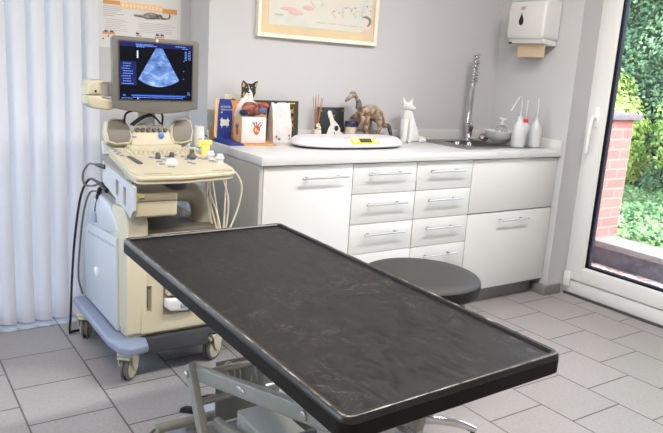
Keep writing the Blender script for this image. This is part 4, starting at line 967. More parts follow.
# monitor
MX0, MX1, MY = -.602, -.230, .15
Tm = Matrix.Translation((.003, 0, .004)) @ rot_about((-.42, .15, 1.22), 'Z', math.radians(2))
q = MB(Tm)
def arcpts(x0, x1, z0, bulge, n=9): return [(x0+(x1-x0)*i/(n-1), z0-bulge*math.sin(PI*i/(n-1))) for i in range(n)]
oz0, oz1 = 1.084, 1.362
top = [(MX1-.004, oz1-.010), (MX1-.014, oz1+.0), (MX0+.014, oz1+.0), (MX0+.002, oz1-.010)]
bot = arcpts(MX0+.006, MX1-.006, oz0, .022)
q.prism(bot+top, 'y', MY, MY+.030, .006, 3)
q.prism([(MX0+.03, 1.11), (MX1-.03, 1.11), (MX1-.03, 1.34), (MX0+.03, 1.34)], 'y', MY+.028, MY+.062, .010, 3)
mon = q.build('monitor', M['monitor'], us, label='grey monitor with the ultrasound picture')
SX0_, SX1_, SZ0, SZ1 = -.572, -.268, 1.120, 1.342
q = MB(Tm)
e = .006
q.prism([(SX0_-e, SZ0-e), (SX1_+e, SZ0-e), (SX1_+e, SZ1+e), (SX0_-e, SZ1+e)], 'y', MY-.0015, MY+.001); q.build('screen_surround', M['dkgrey'], mon)
q = MB(Tm); q.box(SX0_, SX1_, MY-.0035, MY-.0010, SZ0, SZ1); scr = q.build('screen', M['screenbg'], mon, smooth=False)
yS = MY-.0042
fx_, fz_ = -.412, 1.322
pts = [(fx_-.012, fz_), (fx_+.014, fz_)]
Rf = .172; pts = [(fx_+.014, fz_+.002), (fx_-.014, fz_+.002)]
for k in range(17):
    a = math.radians(-33+66*k/16); pts.append((fx_+Rf*1.0*math.sin(a)*.92, fz_+.022-Rf*math.cos(a)*1.0))
q = MB(Tm); q.prism(pts[::1], 'y', yS, yS+.0006)
q.build('scan_image', M['fan'], scr, smooth=False)
q = MB(Tm); q.box(SX0_, SX0_+.066, yS, yS+.0005, 1.175, 1.268); q.box(SX0_, SX1_, yS, yS+.0005, 1.325, SZ1); q.box(SX0_+.05, SX1_-.02, yS, yS+.0005, 1.131, 1.141); q.build('menu_area', M['screennavy'], scr, smooth=False)
q = MB(Tm)
q.box(SX0_+.045, SX1_-.03, yS-.0006, yS, 1.133, 1.138)
q.box(SX0_+.012, SX0_+.022, yS-.0006, yS, 1.132, 1.139)
q.build('status_bar', M['screenbar'], scr, smooth=False)
q = MB(Tm)
def tl(x0, x1, z, h=.0026):
    x = x0
    while x < x1:
        w = random.uniform(.003, .009); q.box(x, min(x+w, x1), yS-.0010, yS-.0005, z, z+h); x += w+.002
for i in range(9): tl(SX0_+.006+(.006 if i % 3 else 0), SX0_+.030+random.uniform(.01, .026), 1.180+i*.0098)
tl(SX0_+.062, SX0_+.135, 1.334); tl(SX0_+.066, SX0_+.150, 1.329); tl(SX0_+.065, SX0_+.10, 1.324)
tl(SX1_-.075, SX1_-.03, 1.334); tl(SX1_-.045, SX1_-.02, 1.327)
for i in range(6): tl(SX1_-.034, SX1_-.024, 1.282+i*.0065); tl(SX1_-.018, SX1_-.008, 1.285+i*.0065)
tl(SX0_+.052, SX1_-.04, 1.127, .002); tl(SX0_+.005, SX0_+.05, 1.124, .002)
for z in (1.277, 1.237, 1.205): q.box(SX1_-.040, SX1_-.037, yS-.001, yS-.0005, z, z+.003)
tl(SX1_-.020, SX1_-.010, 1.150); tl(SX1_-.020, SX1_-.008, 1.142)
q.build('screen_text', M['screentext'], scr, smooth=False, kind='stuff')
q = MB(Tm); q.box(SX0_+.068, SX0_+.073, yS-.001, yS, 1.282, 1.310); q.box(SX0_+.071, SX0_+.074, yS-.001, yS, 1.121, 1.127); q.build('grey_scale', M['screenwhite'], scr, smooth=False)
q = MB(Tm); q.lathe([(0, 0), (.0065, 0), (.006, .002), (0, .003)], 0, 0, 18, T=Matrix.Translation((-.42, MY-.001, 1.3535)) @ Matrix.Rotation(PI/2, 4, 'X')); q.build('logo_badge', M['paper'], mon)
q = MB(Tm)
for x in (-.470, -.448, -.434, -.420, -.406): q.box(x-.006, x+.005, MY-.003, MY+.001, 1.079, 1.084, .001, 1)
q.build('menu_buttons', M['spk'], mon)
# monitor arm
q = MB(); q.prism([(-.684, 1.135), (-.687, 1.175), (-.672, 1.190), (-.618, 1.193), (-.630, 1.178), (-.630, 1.135)], 'y', .17, .27, .012, 3); a1 = q.build('arm_joint', M['cream'], us)
q = MB(); q.prism([(-.685, 1.133), (-.684, 1.100), (-.665, 1.082), (-.60, 1.076), (-.56, 1.090), (-.56, 1.118), (-.60, 1.122), (-.627, 1.124), (-.632, 1.133)], 'y', .165, .275, .010, 3); q.build('arm_lower', M['cream'], us)
q = MB(); q.tube([(-.618, .22, 1.128), (-.618, .22, 1.185)], .032, 24); q.box(-.627, -.54, .20, .25, 1.13, 1.185, .008); q.build('arm_link', M['white_side'], us)
q = MB(); q.ball((-.655, .1685, 1.150), (.005, .004, .005), 10); q.build('arm_screw', M['black'], us)
q = MB(); q.box(-.56, -.30, .205, .28, 1.10, 1.18, .012); q.tube([(-.42, .25, 1.12), (-.42, .27, 1.03), (-.42, .28, .90)], [.035, .038, .05], 18); q.build('monitor_post', M['white_side'], us)
for P in ([(-.525, .225, 1.020), (-.522, .215, 1.060), (-.48, .21, 1.075), (-.41, .21, 1.075), (-.37, .215, 1.060), (-.365, .225, 1.015)], [(-.500, .225, 1.015), (-.47, .20, 1.045), (-.42, .20, 1.062), (-.385, .205, 1.072)], [(-.49, .23, 1.01), (-.45, .21, 1.045), (-.41, .21, 1.052), (-.372, .225, 1.02)]):
    MB().tube(P, .0045, 8, smooth=6).build('monitor_cable', M['cable_b'], us)
# transducer holders along the right edge
q = MB(); q.tube([(-.212, .17, .890), (-.190, .06, .880), (-.185, -.04, .862)], .010, 10); q.build('probe_holder', M['cream'], us)
# power leads on the left side
q = MB(); q.tube([(-.606, .20, .845), (-.614, .25, .842), (-.622, .30, .840)], [.012, .010, .006], 12); q.tube([(-.606, .20, .745), (-.610, .27, .760), (-.615, .32, .765)], [.010, .009, .006], 10); q.build('plug', M['black'], us)
q = MB(); q.tube([(-.622, .30, .84), (-.640, .35, .835), (-.655, .38, .79), (-.650, .38, .745), (-.630, .33, .745), (-.613, .28, .765)], .0045, 8, smooth=6); q.build('patch_lead', M['cable_g'], us)
q = MB(); q.tube([(-.60, .22, .80), (-.605, .30, .74), (-.607, .36, .66), (-.609, .37, .625)], .0045, 8, smooth=5); q.tube([(-.605, .305, .735), (-.607, .335, .69)], .010, 10); q.build('hanging_lead', M['cable_b'], us)
q = MB(); q.hexa([(-.622, .345, .580), (-.600, .345, .580), (-.600, .395, .580), (-.622, .395, .580)], [(-.617, .355, .625), (-.602, .355, .625), (-.602, .385, .625), (-.617, .385, .625)], .003); q.build('vga_plug', M['bluegrey'], us)
q = MB(); q.tube([(-.615, .32, .765), (-.625, .40, .76), (-.645, .46, .68), (-.668, .48, .50), (-.680, .50, .30), (-.682, .53, .12), (-.685, .54, .02), (-.66, .57, .006), (-.50, .60, .006), (-.44, .66, .006)], .0055, 8, smooth=6); q.build('power_lead', M['cable_b'], us)
q = MB(); q.tube([(-.600, .30, .72), (-.615, .42, .70), (-.632, .47, .60), (-.645, .50, .42), (-.642, .54, .28), (-.62, .56, .19)], .0045, 8, smooth=6); q.build('grey_lead', M['cable_g'], us)
# printer (sits in the bay under the console)
tp = thing('thermal_printer', (-.495, .02, .70), 'small cream printer box under the console of the ultrasound machine', 'printer')
q = MB(); q.box(-.583, -.418, -.095, .17, .6945, .788, .008, 3); q.build('case', M['cream'], tp)
q = MB(); q.box(-.575, -.426, -.0985, -.093, .758, .782, .002); q.build('control_strip', M['creamdk'], tp)
q = MB(); q.box(-.571, -.551, -.100, -.097, .765, .771, .001); q.box(-.581, -.421, -.0965, -.094, .7545, .7565); q.build('slot', M['knob'], tp)
q = MB(); q.box(-.574, -.552, -.0990, -.0975, .773, .779); q.build('green_light', M['yellow'], tp)
MB().box(-.59, -.412, -.06, .18, .684, .694, .003).build('printer_shelf', M['creamdk'], us)
# probes in holder
def probe_cable(P, t, r=.0042): MB().tube(P, r, 8, smooth=6).build('lead', M['cable_w'], t)
# low point of the leads hangs behind the table edge then returns to the machine front
def probe(name, x, y, z, label, m, T=None, kind='convex'):
    t = thing('transducer_probe', (x, y, z), label, 'probe', 'probes in the holder')
    q = MB()
    if kind == 'tee': q.box(x-.029, x+.029, y-.012, y+.012, z+.018, z+.040, .006, 3); q.hexa([(x-.014, y-.010, z-.03), (x+.014, y-.010, z-.03), (x+.014, y+.010, z-.03), (x-.014, y+.010, z-.03)], [(x-.019, y-.012, z+.020), (x+.019, y-.012, z+.020), (x+.019, y+.012, z+.020), (x-.019, y+.012, z+.020)], .004); q.box(x-.031, x-.018, y-.013, y+.013, z+.010, z+.028, .005)
    else: q.lathe([(0, z-.04), (.013, z-.04), (.0145, z+.018), (.018, z+.021), (.0185, z+.027), (.015, z+.030), (.014, z+.038), (.010, z+.043), (0, z+.043)], x, y, 20)
    q.build('body', m, t); return t
t1 = probe('p', -.222, .10, .925, 'yellow T-shaped transducer standing at the back of the probe holder', M['yellow'], kind='tee')
t2 = probe('p', -.225, .035, .885, 'white rounded transducer between the yellow one and the front one', M['white'])
t3 = probe('p', -.208, -.020, .880, 'white transducer with a collar, nearest the front of the holder', M['white'])
probe_cable([(-.205, .10, .895), (-.200, .06, .78), (-.190, .02, .62), (-.20, .0, .52), (-.23, -.035, .45)], t1)
probe_cable([(-.225, .035, .85), (-.230, .02, .72), (-.205, .0, .60), (-.19, -.02, .50), (-.22, -.04, .42)], t2)
probe_cable([(-.206, -.022, .845), (-.180, -.05, .74), (-.185, -.05, .62), (-.20, -.05, .52), (-.25, -.05, .42)], t3)
q = MB()
for P in ([(-.176, -.10, .858), (-.145, -.10, .80), (-.150, -.08, .70), (-.185, -.07, .60), (-.22, -.05, .50), (-.26, -.04, .46)], [(-.225, .05, .84), (-.235, .04, .72), (-.215, .02, .60), (-.22, .0, .50)], [(-.245, .06, .84), (-.22, .04, .74), (-.190, .02, .64), (-.185, -.01, .54), (-.21, -.03, .46)], [(-.178, -.02, .84), (-.185, -.03, .70), (-.195, -.04, .56), (-.215, -.04, .46)]):
    MB().tube(P, .0042, 8, smooth=6).build('probe_lead', M['cable_w'], us)
# wipes / gel bottle behind the console
gb = thing('gel_bottle', (-.150, .30, .90), 'white plastic bottle with a teal label band between console and worktop', 'bottle')
q = MB(Matrix.Translation((-.022, 0, 0))); q.lathe([(0, .885), (.029, .885), (.030, .890), (.030, .970), (.027, .976), (0, .976)], -.145, .31, 28); q.build('body', M['white'], gb)
q = MB(Matrix.Translation((-.022, 0, 0))); q.lathe([(.0285, .974), (.0285, .996), (.026, 1.001), (0, 1.001)], -.145, .31, 28); q.build('cap', M['paper'], gb)
q = MB(Matrix.Translation((-.022, 0, 0))); q.lathe([(.0303, .892), (.0303, .912), (.0298, .912), (.0298, .892)], -.145, .31, 28); q.build('teal_band', M['teal'], gb)
q = MB(Matrix.Translation((-.022, 0, 0)))
for i in range(3): q.box(-.152+i*.006, -.148+i*.006, .2792, .2800, .935, .950)
q.build('label_print', M['textgrey'], gb)
# bracket tray that carries the bottle
q = MB(); q.box(-.255, -.132, .215, .345, .878, .8845, .002); q.build('bottle_tray', M['creamdk'], us)

# ------------------------------------------------------------------ EXAMINATION TABLE
et = thing('examination_table', (-.46, -1.09, 0), 'black topped veterinary examination table on a grey scissor frame in the foreground', 'table')
P4 = [(-.748, -.453), (-.147, -.434), (-.170, -1.730), (-.770, -1.749)]
def rquad(P, r, inset=0., n=6):
    c = Vector((sum(p[0] for p in P)/4, sum(p[1] for p in P)/4)); out = []
    V = [Vector(p) for p in P]; ux = (V[1]-V[0]).normalized(); uy = (V[0]-V[3]).normalized()
    W = (V[1]-V[0]).length/2-inset; L = (V[0]-V[3]).length/2-inset
    for sx, sy, a0 in ((1, 1, 0), (-1, 1, PI/2), (-1, -1, PI), (1, -1, 3*PI/2)):
        for k in range(n+1):
            a = a0+k*PI/2/n; p = c+ux*(sx*(W-r)+r*math.cos(a))+uy*(sy*(L-r)+r*math.sin(a)); out.append((p.x, p.y))
    return out
ZT_ = .72
q = MB(); rings = []
for ins, z in ((.004, ZT_-.046), (0, ZT_-.042), (0, ZT_-.012)): rings.append([(x, y, z) for x, y in rquad(P4, .028, ins)])
loft(q, rings); q.build('top_edge', M['tableside'], et)
q = MB(); rings = []
for ins, z in ((.0, ZT_-.014), (.001, ZT_-.004), (.0045, ZT_), (.016, ZT_), (.019, ZT_-.003), (.020, ZT_-.012)): rings.append([(x, y, z) for x, y in rquad(P4, max(.006, .028-ins), ins)])
b = bmesh.new(); V = [[b.verts.new(p) for p in r_] for r_ in rings]; n = len(V[0])
for A, B in zip(V, V[1:]):
    for k in range(n): b.faces.new((A[k], A[(k+1) % n], B[(k+1) % n], B[k]))
bmesh.ops.recalc_face_normals(b, faces=b.faces); q._merge(b); q.build('rim', M['tablerim'], et)
q = MB(); b = bmesh.new(); V = [[b.verts.new((x, y, z)) for x, y in rquad(P4, max(.006, .028-ins), ins)] for ins, z in ((.0050, ZT_+.0000), (.0062, ZT_+.0009), (.0088, ZT_+.0009), (.0100, ZT_+.0000))]; n = len(V[0])  # wear line whose pale colour also stands in for the rim highlight
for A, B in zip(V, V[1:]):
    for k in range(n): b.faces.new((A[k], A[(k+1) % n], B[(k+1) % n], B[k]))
bmesh.ops.recalc_face_normals(b, faces=b.faces); q._merge(b); q.build('worn_highlight_strip', M['lip'], et, label='pale strip of wear and painted highlight along the top of the rim')
q = MB(); loft(q, [[(x, y, z) for x, y in rquad(P4, .008, .0205)] for z in (ZT_-.013, ZT_-.0075)]); q.build('rubber_mat', M['tableblk'], et)
q = MB(); loft(q, [[(x, y, z) for x, y in rquad(P4, .03, .06)] for z in (ZT_-.075, ZT_-.0465)]); q.build('top_frame', M['frame_grey'], et)
def beam(mb, p0, p1, w, h, bev=.006):
    """flat bar between two points: thickness w along X, height h in the bar plane"""
    p0, p1 = Vector(p0), Vector(p1); d = (p1-p0).normalized(); sx = Vector((1, 0, 0)); up = sx.cross(d).normalized()*-1
    c = []
    for p in (p0, p1):
        c.append([p+sx*(a*w/2)+up*(b_*h/2) for a, b_ in ((-1, -1), (1, -1), (1, 1), (-1, 1))])
    mb.hexa(c[0], c[1], bev)
def bolt(x, y, z, parent):
    q = MB(); q.lathe([(0, 0), (.012, 0), (.012, .005), (.009, .008), (0, .008)], 0, 0, 12, T=Matrix.Translation((x, y, z)) @ Matrix.Rotation(-PI/2, 4, 'Y')); return q.build('bolt', M['steel'], parent)
for s, x in ((0, -.560), (1, -.330)):
    v = (x, -.645, .292)
    q = MB(); beam(q, (x, -.615, .285), (x, -1.42, .500), .030, .047); ua = q.build('upper_arm', M['frame_grey'], et)
    q = MB(); beam(q, (x-.024, -.638, .325), (x-.024, -.820, .030), .024, .044, .002); q.build('leg', M['frame_grey'], et)
    q = MB(); beam(q, (x+.03, -.74, .150), (x+.03, -1.30, .235), .024, .040); q.build('lower_arm', M['frame_grey'], et)
    bolt(x-.037, -.648, .296, et); bolt(x-.016, -1.325, .475, et)
    q = MB(); q.prism([(-1.30, .655), (-1.52, .655), (-1.47, .44), (-1.38, .44)], 'x', x-.012, x+.012, .004); q.build('hanger_plate', M['frame_grey'], et)
q = MB(); q.ball((-.576, -.985, .388), (.003, .024, .008), 14, T=None); q.build('oval_badge', M['steel'], et)
q = MB(); q.tube([(-.655, -.535, .058), (-.20, -.543, .058)], .018, 14); q.build('cross_tube', M['frame_grey'], et, label='light grey cross tube near the floor')
q = MB()
q.box(-.625, -.575, -1.60, -.66, .022, .062, .006); q.box(-.325, -.275, -1.60, -.52, .022, .062, .006)
q.box(-.62, -.28, -1.63, -1.57, .022, .062, .006); q.build('base_frame', M['frame_grey'], et)
for x, y in ((-.60, -.69), (-.30, -.55), (-.60, -1.58), (-.30, -1.58)): MB().lathe([(.022, 0), (.022, .018), (.012, .024), (0, .024)], x, y, 14).build('foot', M['black'], et)
q = MB(); q.tube([(-.575, -.70, .215), (-.300, -.70, .215)], .012, 12); q.tube([(-.575, -.655, .292), (-.315, -.655, .292)], .012, 12); q.build('pivot_rod', M['steel'], et)
# steel back plate with wiring
q = MB(); q.box(-.47, -.215, -.598, -.590, .06, .29, .003); q.build('back_plate', M['frame_grey'], et)
q = MB()
for P in ([(-.46, -.61, .255), (-.44, -.615, .29), (-.415, -.615, .275), (-.405, -.615, .22)], [(-.45, -.61, .24), (-.43, -.615, .275), (-.39, -.615, .26), (-.385, -.615, .20)], [(-.345, -.61, .285), (-.335, -.615, .255), (-.34, -.61, .20)], [(-.47, -.61, .25), (-.455, -.615, .265), (-.43, -.615, .245)]): MB().tube(P, .0032, 7, smooth=6).build('wire', M['cable_w'], et)
# motor
q = MB(); q.box(-.49, -.36, -1.10, -.80, .105, .215, .006); mo = q.build('motor_box', M['label'], et)
q = MB(); q.box(-.4915, -.4902, -1.06, -.86, .12, .20); 
mo2 = q.build('rating_plate', M['creamdk'], mo)
q = MB()
for i in range(5): q.box(-.4925, -.4915, -1.03+i*.004, -.94+i*.01, .135+i*.012, .139+i*.012)
q.box(-.4925, -.4915, -1.05, -.99, .125, .131); q.build('plate_print', M['knob'], mo, smooth=False)
q = MB(); q.tube([(-.50, -1.13, .235), (-.40, -1.13, .235)], .052, 24); q.tube([(-.505, -1.13, .235), (-.50, -1.13, .235)], .030, 20); q.build('motor_drum', M['dkgrey'], et)
# foot pedal
fpd = thing('foot_pedal', (-.45, -.46, 0), 'pale grey double foot pedal with black pads on the floor under the table', 'foot pedal')
Tf = rot_about((-.445, -.455, 0), 'Z', math.radians(0))
q = MB(Tf); q.prism([(-.585, -.500), (-.52, -.555), (-.345, -.40), (-.31, -.44), (-.30, -.40), (-.36, -.345), (-.42, -.36)], 'z', 0, .02) if False else q.hexa([(-.590, -.470, .0), (-.545, -.545, .0), (-.300, -.430, .0), (-.350, -.350, .0)], [(-.580, -.468, .030), (-.545, -.530, .030), (-.312, -.428, .040), (-.352, -.362, .040)], .004)
q.build('base', M['pedal'], fpd)
q = MB(Tf); q.hexa([(-.535, -.430, .036), (-.490, -.465, .036), (-.455, -.445, .036), (-.500, -.408, .036)], [(-.530, -.430, .056), (-.492, -.460, .056), (-.462, -.443, .050), (-.500, -.413, .050)], .003); q.build('pad', M['black'], fpd)
q = MB(Tf); q.hexa([(-.435, -.392, .040), (-.385, -.425, .040), (-.345, -.405, .040), (-.395, -.368, .040)], [(-.430, -.392, .062), (-.387, -.420, .062), (-.352, -.403, .054), (-.395, -.373, .054)], .003); q.build('pad', M['black'], fpd)
tag(MB().tube([(-.50, -.50, .012), (-.522, -.44, .006), (-.560, -.425, .005), (-.625, -.445, .005), (-.705, -.52, .005), (-.77, -.62, .005), (-.79, -.75, .005)], .005, 8, smooth=8).build('floor_cable', M['cable_g'], origin=(-.6, -.5, .005)), 'thin dark cable curving over the tiles from the foot pedal under the table', 'cable')

# ------------------------------------------------------------------ STOOL
st = thing('stool', (.115, -.938, 0), 'round charcoal padded stool with chrome star base behind the examination table', 'stool')
sx_, sy_ = STX, STY = .115, -.938; SZ = .643; SR = .202
q = MB(); q.lathe([(0, SZ-.012), (SR-.020, SZ-.0125), (SR-.006, SZ-.018), (SR, SZ-.024), (SR, SZ-.026)][::1], STX, STY, 56)
prof = [(0, SZ), (SR*.7, SZ-.001), (SR-.018, SZ-.004), (SR-.006, SZ-.009), (SR-.001, SZ-.016)]
q.bm.free(); q = MB(); q.lathe(prof+[(0, SZ-.016)], STX, STY, 56); q.build('seat_pad', M['seat'], st)
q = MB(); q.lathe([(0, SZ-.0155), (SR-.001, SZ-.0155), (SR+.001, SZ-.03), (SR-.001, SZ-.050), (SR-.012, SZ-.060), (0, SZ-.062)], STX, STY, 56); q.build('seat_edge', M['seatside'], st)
q = MB(); q.tube([(STX, STY, .30), (STX, STY, SZ-.066)], .014, 16); q.build('gas_lift', M['chrome'], st)
q = MB(); q.tube([(STX, STY, .08), (STX, STY, .32)], .025, 18); q.build('column', M['chrome'], st)
q = MB(); q.tube([(STX, STY, SZ-.085), (STX+.10, STY-.12, SZ-.105)], .006, 8); q.build('height_lever', M['chrome'], st)
q = MB(); q.box(STX-.08, STX+.08, STY-.08, STY+.08, SZ-.082, SZ-.067, .004); q.build('seat_plate', M['blackplastic'], st)
q = MB(); q.lathe([(.036, .062), (.042, .075), (.038, .105), (.028, .118), (0, .118)], STX, STY, 24); hub = q.build('hub', M['chrome'], st)
for k in range(5):
    a = math.radians(-34+72*k); ca, sa = math.cos(a), math.sin(a)
    q = MB(); q.tube([(STX+.02*ca, STY+.02*sa, .095), (STX+.10*ca, STY+.10*sa, .100), (STX+.19*ca, STY+.19*sa, .088), (STX+.245*ca, STY+.245*sa, .070)], [.018, .017, .015, .012], 12, smooth=4); lg = q.build('foot_arm', M['chrome'], st)
    q = MB(); wx, wy = STX+.236*ca, STY+.236*sa; Tw = Matrix.Translation((wx, wy, .026)) @ Matrix.Rotation(a+PI/2, 4, 'Z') @ Matrix.Rotation(PI/2, 4, 'X')
    q.lathe([(0, -.018), (.020, -.018), (.025, -.012), (.025, -.003), (.018, 0), (.025, .003), (.025, .012), (.020, .018), (0, .018)], 0, 0, 20, T=Tw); q.tube([(wx, wy, .03), (wx, wy, .068)], .007, 8); q.build('caster', M['blackplastic'], lg)
q = MB(); q.tube([(STX+.03, STY-.05, .12), (STX+.035, STY-.055, .20)], .008, 10); q.build('black_pin', M['black'], st)

# ------------------------------------------------------------------ OUTSIDE
struct('ground', MB().box(2.40, 9, -6, 6, -.15, -.032), M['ground'], smooth=False)
q = MB(); q.box(2.28, 2.42, -1.75, -.02, -.15, -.012, .003); struct('trim_1', q, M['riser'])
sb = thing('stone_kerb', (3.25, -.9, -.05), 'long pale stone slab kerb on a dark riser outside the glass door', 'kerb')
MB().box(3.08, 3.37, -4.0, .448, .103, .150, .008).build('slab', M['slabstone'], sb); MB().box(3.125, 3.36, -4.0, .448, -.06, .104).build('riser', M['riser'], sb)
pr_ = thing('brick_pier', (3.15, .70, -.05), 'pale red brick pier with a grey capstone outside the glass door', 'pier')
MB().box(2.86, PX1 := 3.425, .455, 1.10, -.06, 1.045, .003).build('brickwork', M['brick'], pr_, smooth=False)
q = MB(); q.hexa([(2.80, .415, 1.046), (3.475, .415, 1.046), (3.475, 1.15, 1.046), (2.80, 1.15, 1.046)], [(2.80, .415, 1.088), (3.475, .415, 1.088), (3.475, 1.15, 1.105), (2.80, 1.15, 1.105)], .004); q.build('capstone', M['capstone'], pr_)
tag(MB().box(3.427, 3.437, .47, .49, .16, .85, .002).build('green_stake', M['teal'], origin=(3.43, .48, .16)), 'thin teal garden stake standing against the brick pier', 'stake')
def leaves(name, m, N, fpos, size, label, cat, flat=0.):
    rnd = random.Random(len(name)*31+N); verts, faces = [], []
    for _ in range(N):
        p, nrm = fpos(rnd); s = size*rnd.uniform(.6, 1.25)
        nrm = (Vector(nrm)+Vector((rnd.uniform(-1, 1), rnd.uniform(-1, 1), rnd.uniform(-1, 1)))*(.75 if not flat else flat)).normalized()
        t = Vector((rnd.uniform(-1, 1), rnd.uniform(-1, 1), rnd.uniform(-1, .2))); t = (t-nrm*t.dot(nrm)).normalized(); b_ = nrm.cross(t)
        p = Vector(p); i = len(verts)
        verts += [p, p+t*s*.35+b_*s*.36, p+t*s+nrm*s*-.12, p+t*s*.35-b_*s*.36, p+t*s*.45+nrm*s*.10]
        faces += [(i, i+4, i+1), (i+1, i+4, i+2), (i+2, i+4, i+3), (i+3, i+4, i)]
    me = bpy.data.meshes.new(name); me.from_pydata(verts, [], faces); me.materials.append(m)
    o = bpy.data.objects.new(name, me); C.objects.link(o)
    return o
# hedge body and its ivy leaves
q = MB(); nY, nZ = 60, 34; b = bmesh.new()
def hx(y, z): return 5.55+.30*noise.noise(Vector((y*1.3, z*1.3, 0)))+.12*noise.noise(Vector((y*4, z*4, 2)))-.05*z
G = [[b.verts.new((hx(-3+9*i/nY, -.05+2.9*j/nZ), -3+9*i/nY, -.05+2.9*j/nZ)) for j in range(nZ+1)] for i in range(nY+1)]
B2 = [[b.verts.new((6.6, -3+9*i/nY, -.05+2.9*j/nZ)) for j in range(nZ+1)] for i in range(nY+1)]
for i in range(nY):
    for j in range(nZ):
        b.faces.new((G[i][j], G[i+1][j], G[i+1][j+1], G[i][j+1])); b.faces.new((B2[i][j], B2[i][j+1], B2[i+1][j+1], B2[i+1][j]))
for i in range(nY): b.faces.new((G[i][nZ], G[i+1][nZ], B2[i+1][nZ], B2[i][nZ]))
bmesh.ops.recalc_face_normals(b, faces=b.faces); q._merge(b)
hd = thing('ivy_hedge', (6.0, 1.5, -.05), 'tall dense dark green ivy hedge at the back of the garden outside', 'hedge')
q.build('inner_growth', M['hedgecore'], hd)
def f_h(r):
    y = r.uniform(-1.2, 5.2) if r.random() < .9 else r.uniform(-3, 6); z = r.uniform(-.05, 2.85); return (hx(y, z)-r.uniform(0, .14), y, z), (-1, -.2, .5)
lv = leaves('ivy_leaves', M['ivy'], 34000, f_h, .048, '', ''); lv.parent = hd; lv.location = -Vector((6.0, 1.5, -.05)); lv['kind'] = 'stuff'
# lighter shrub in front
shs = [('yellow green leafy shrub in the garden, right behind the brick pier', 4.45, 1.30, .75, .42, 8000), ('yellow green leafy shrub at the right edge of the garden view', 4.65, .55, .95, .50, 4200), ('tall yellow green leafy shrub farther back between pier and ivy hedge', 4.95, 1.95, 1.05, .50, 8000)]
for lab, cx, cy, cz_, R_, N in shs:
    t = thing('garden_shrub', (cx, cy, -.05), lab, 'shrub', 'garden shrubs behind the pier')
    def f_s(r, cx=cx, cy=cy, cz_=cz_, R_=R_):
        v = Vector((r.gauss(0, 1), r.gauss(0, 1), r.gauss(0, 1))).normalized(); k = R_*(.80+.25*noise.noise(v*2.5+Vector((cx, 0, 0))))*r.uniform(.75, 1)
        return (cx+v.x*k, cy+v.y*k, cz_+v.z*k*1.25), v
    lv = leaves('foliage', M['shrubleaf'], N, f_s, .042, '', ''); lv.parent = t; lv.location = -Vector((cx, cy, -.05)); lv['kind'] = 'stuff'
    q = MB(); q.tube([(cx, cy, -.05), (cx+.03, cy, .3), (cx, cy+.03, cz_)], [.03, .025, .012], 8, smooth=3)
    for k in range(5): q.tube([(cx, cy, cz_-.35), (cx+.3*math.cos(k*1.3), cy+.3*math.sin(k*1.3), cz_+.1)], [.014, .006], 6)
    q.build('stem', M['reed'], t)
struct('trim_2', MB().box(3.36, 9, -5.9, 5.9, -.06, .10), M['soil'])
def f_g(r):
    x = r.uniform(3.38, 5.4); y = r.uniform(-1.3, 3.2); h_ = .10+.12*max(0, noise.noise(Vector((x*2, y*2, 0))))+.10*min(1, (x-3.38)/.8)
    return (x, y, h_*r.uniform(.7, 1.3)), (-.5, -.2, 1)
tag(leaves('ground_ivy', M['coverleaf'], 26000, f_g, .042, '', ''), 'low bright green ivy carpet growing behind the stone kerb', 'ground ivy', kind='stuff')
def f_d(r):
    c = r.choice([(2.98, .36), (2.90, .20), (2.98, .05), (2.75, .10), (2.80, -.25), (2.65, .25)]); x = min(3.10, c[0]+r.gauss(0, .06)); return (x, c[1]+r.gauss(0, .10), -.024), (0, 0, 1)
tag(leaves('fallen_leaves', M['deadleaf'], 420, f_d, .028, '', '', flat=.4), 'dry brown fallen leaves scattered on the paving outside the door', 'fallen leaves', kind='stuff')

# ------------------------------------------------------------------ CEILING LAMPS
def lamp(x, y, label, e=1., col=(1, .965, .925)):
    t = thing('ceiling_light', (x, y, ZC), label, 'ceiling light', 'ceiling strip lights')
    MB().box(x-.65, x+.65, y-.07, y+.07, ZC-.05, ZC-.0005, .004).build('housing', M['white'], t)
    MB().box(x-.62, x+.62, y-.055, y+.055, ZC-.058, ZC-.049, .003).build('diffuser', mat('lamp_diffuser', (.9, .9, .88), .5, emit=(1, .93, .82), estr=2.), t)
    L = bpy.data.lights.new('strip_light', 'AREA'); L.shape = 'RECTANGLE'; L.size = 1.2; L.size_y = .10; L.energy = e; L.color = col
    o = bpy.data.objects.new('strip_light', L); C.objects.link(o); o.location = (x, y, ZC-.062)
lamp(.70, -1.15, 'ceiling strip light in front of the white cabinets', LE1 := 44)
lamp(-1.3, -1.9, 'ceiling strip light over the left half of the room', LE2 := 46, (1, .87, .72))

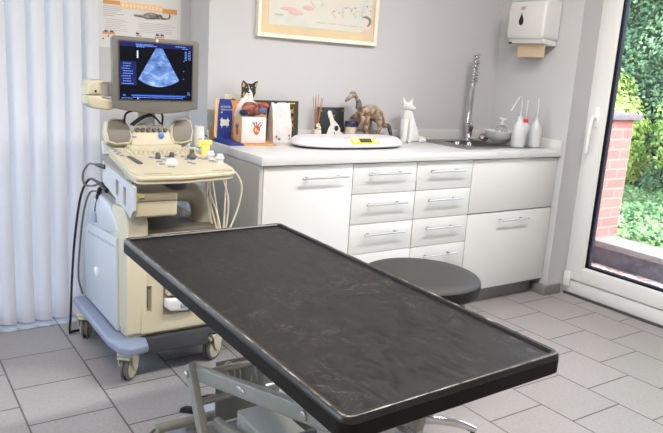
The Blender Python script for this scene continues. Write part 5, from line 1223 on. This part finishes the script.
# daylight entering through the door and the windows, from the sky and the sun
wd = bpy.data.worlds.new('World'); bpy.context.scene.world = wd; wd.use_nodes = True
nt = wd.node_tree; bg = nt.nodes['Background']; sky = nt.nodes.new('ShaderNodeTexSky'); sky.sky_type = 'NISHITA'; sky.sun_disc = False
sky.sun_elevation = math.radians(48); sky.sun_rotation = math.radians(170); sky.air_density = 1.2; sky.dust_density = 2.0
hs = nt.nodes.new('ShaderNodeHueSaturation'); hs.inputs['Saturation'].default_value = .85; nt.links.new(sky.outputs[0], hs.inputs['Color']); nt.links.new(hs.outputs[0], bg.inputs[0]); bg.inputs[1].default_value = 2.0
S = bpy.data.lights.new('sun', 'SUN'); S.energy = .45; S.angle = math.radians(1.2); S.color = (1, .96, .90)
so_ = bpy.data.objects.new('sun', S); C.objects.link(so_); so_.rotation_euler = Vector((.10, -.62, .95)).to_track_quat('Z', 'Y').to_euler()

# ------------------------------------------------------------------ CAMERA
yaw, pit, rol = .6040, .2161, .0632
f_ = Vector((math.sin(yaw)*math.cos(pit), math.cos(yaw)*math.cos(pit), -math.sin(pit))); r_ = Vector((math.cos(yaw), -math.sin(yaw), 0)); u_ = r_.cross(f_)
r2 = math.cos(rol)*r_+math.sin(rol)*u_; u2 = -math.sin(rol)*r_+math.cos(rol)*u_
cam = bpy.data.cameras.new('camera'); cam.sensor_width = 36; cam.lens = 36*682.39/663; cam.clip_start = .05
co = bpy.data.objects.new('camera', cam); C.objects.link(co)
Mc = Matrix((r2, u2, -f_)).transposed().to_4x4(); Mc.translation = Vector((-1.4026, -2.5849, 1.3006)); co.matrix_world = Mc
sc = bpy.context.scene; sc.camera = co
vs = sc.view_settings; sc.display_settings.display_device = 'sRGB'; vs.view_transform = 'Standard'; vs.look = 'None'; vs.exposure = 0.48; vs.gamma = 1.0; vs.use_curve_mapping = False
sc.cycles.max_bounces = 8; sc.cycles.diffuse_bounces = 5; sc.cycles.transparent_max_bounces = 12; sc.cycles.caustics_reflective = False; sc.cycles.caustics_refractive = False
sc.cycles.sample_clamp_indirect = 6; sc.cycles.use_denoising = True
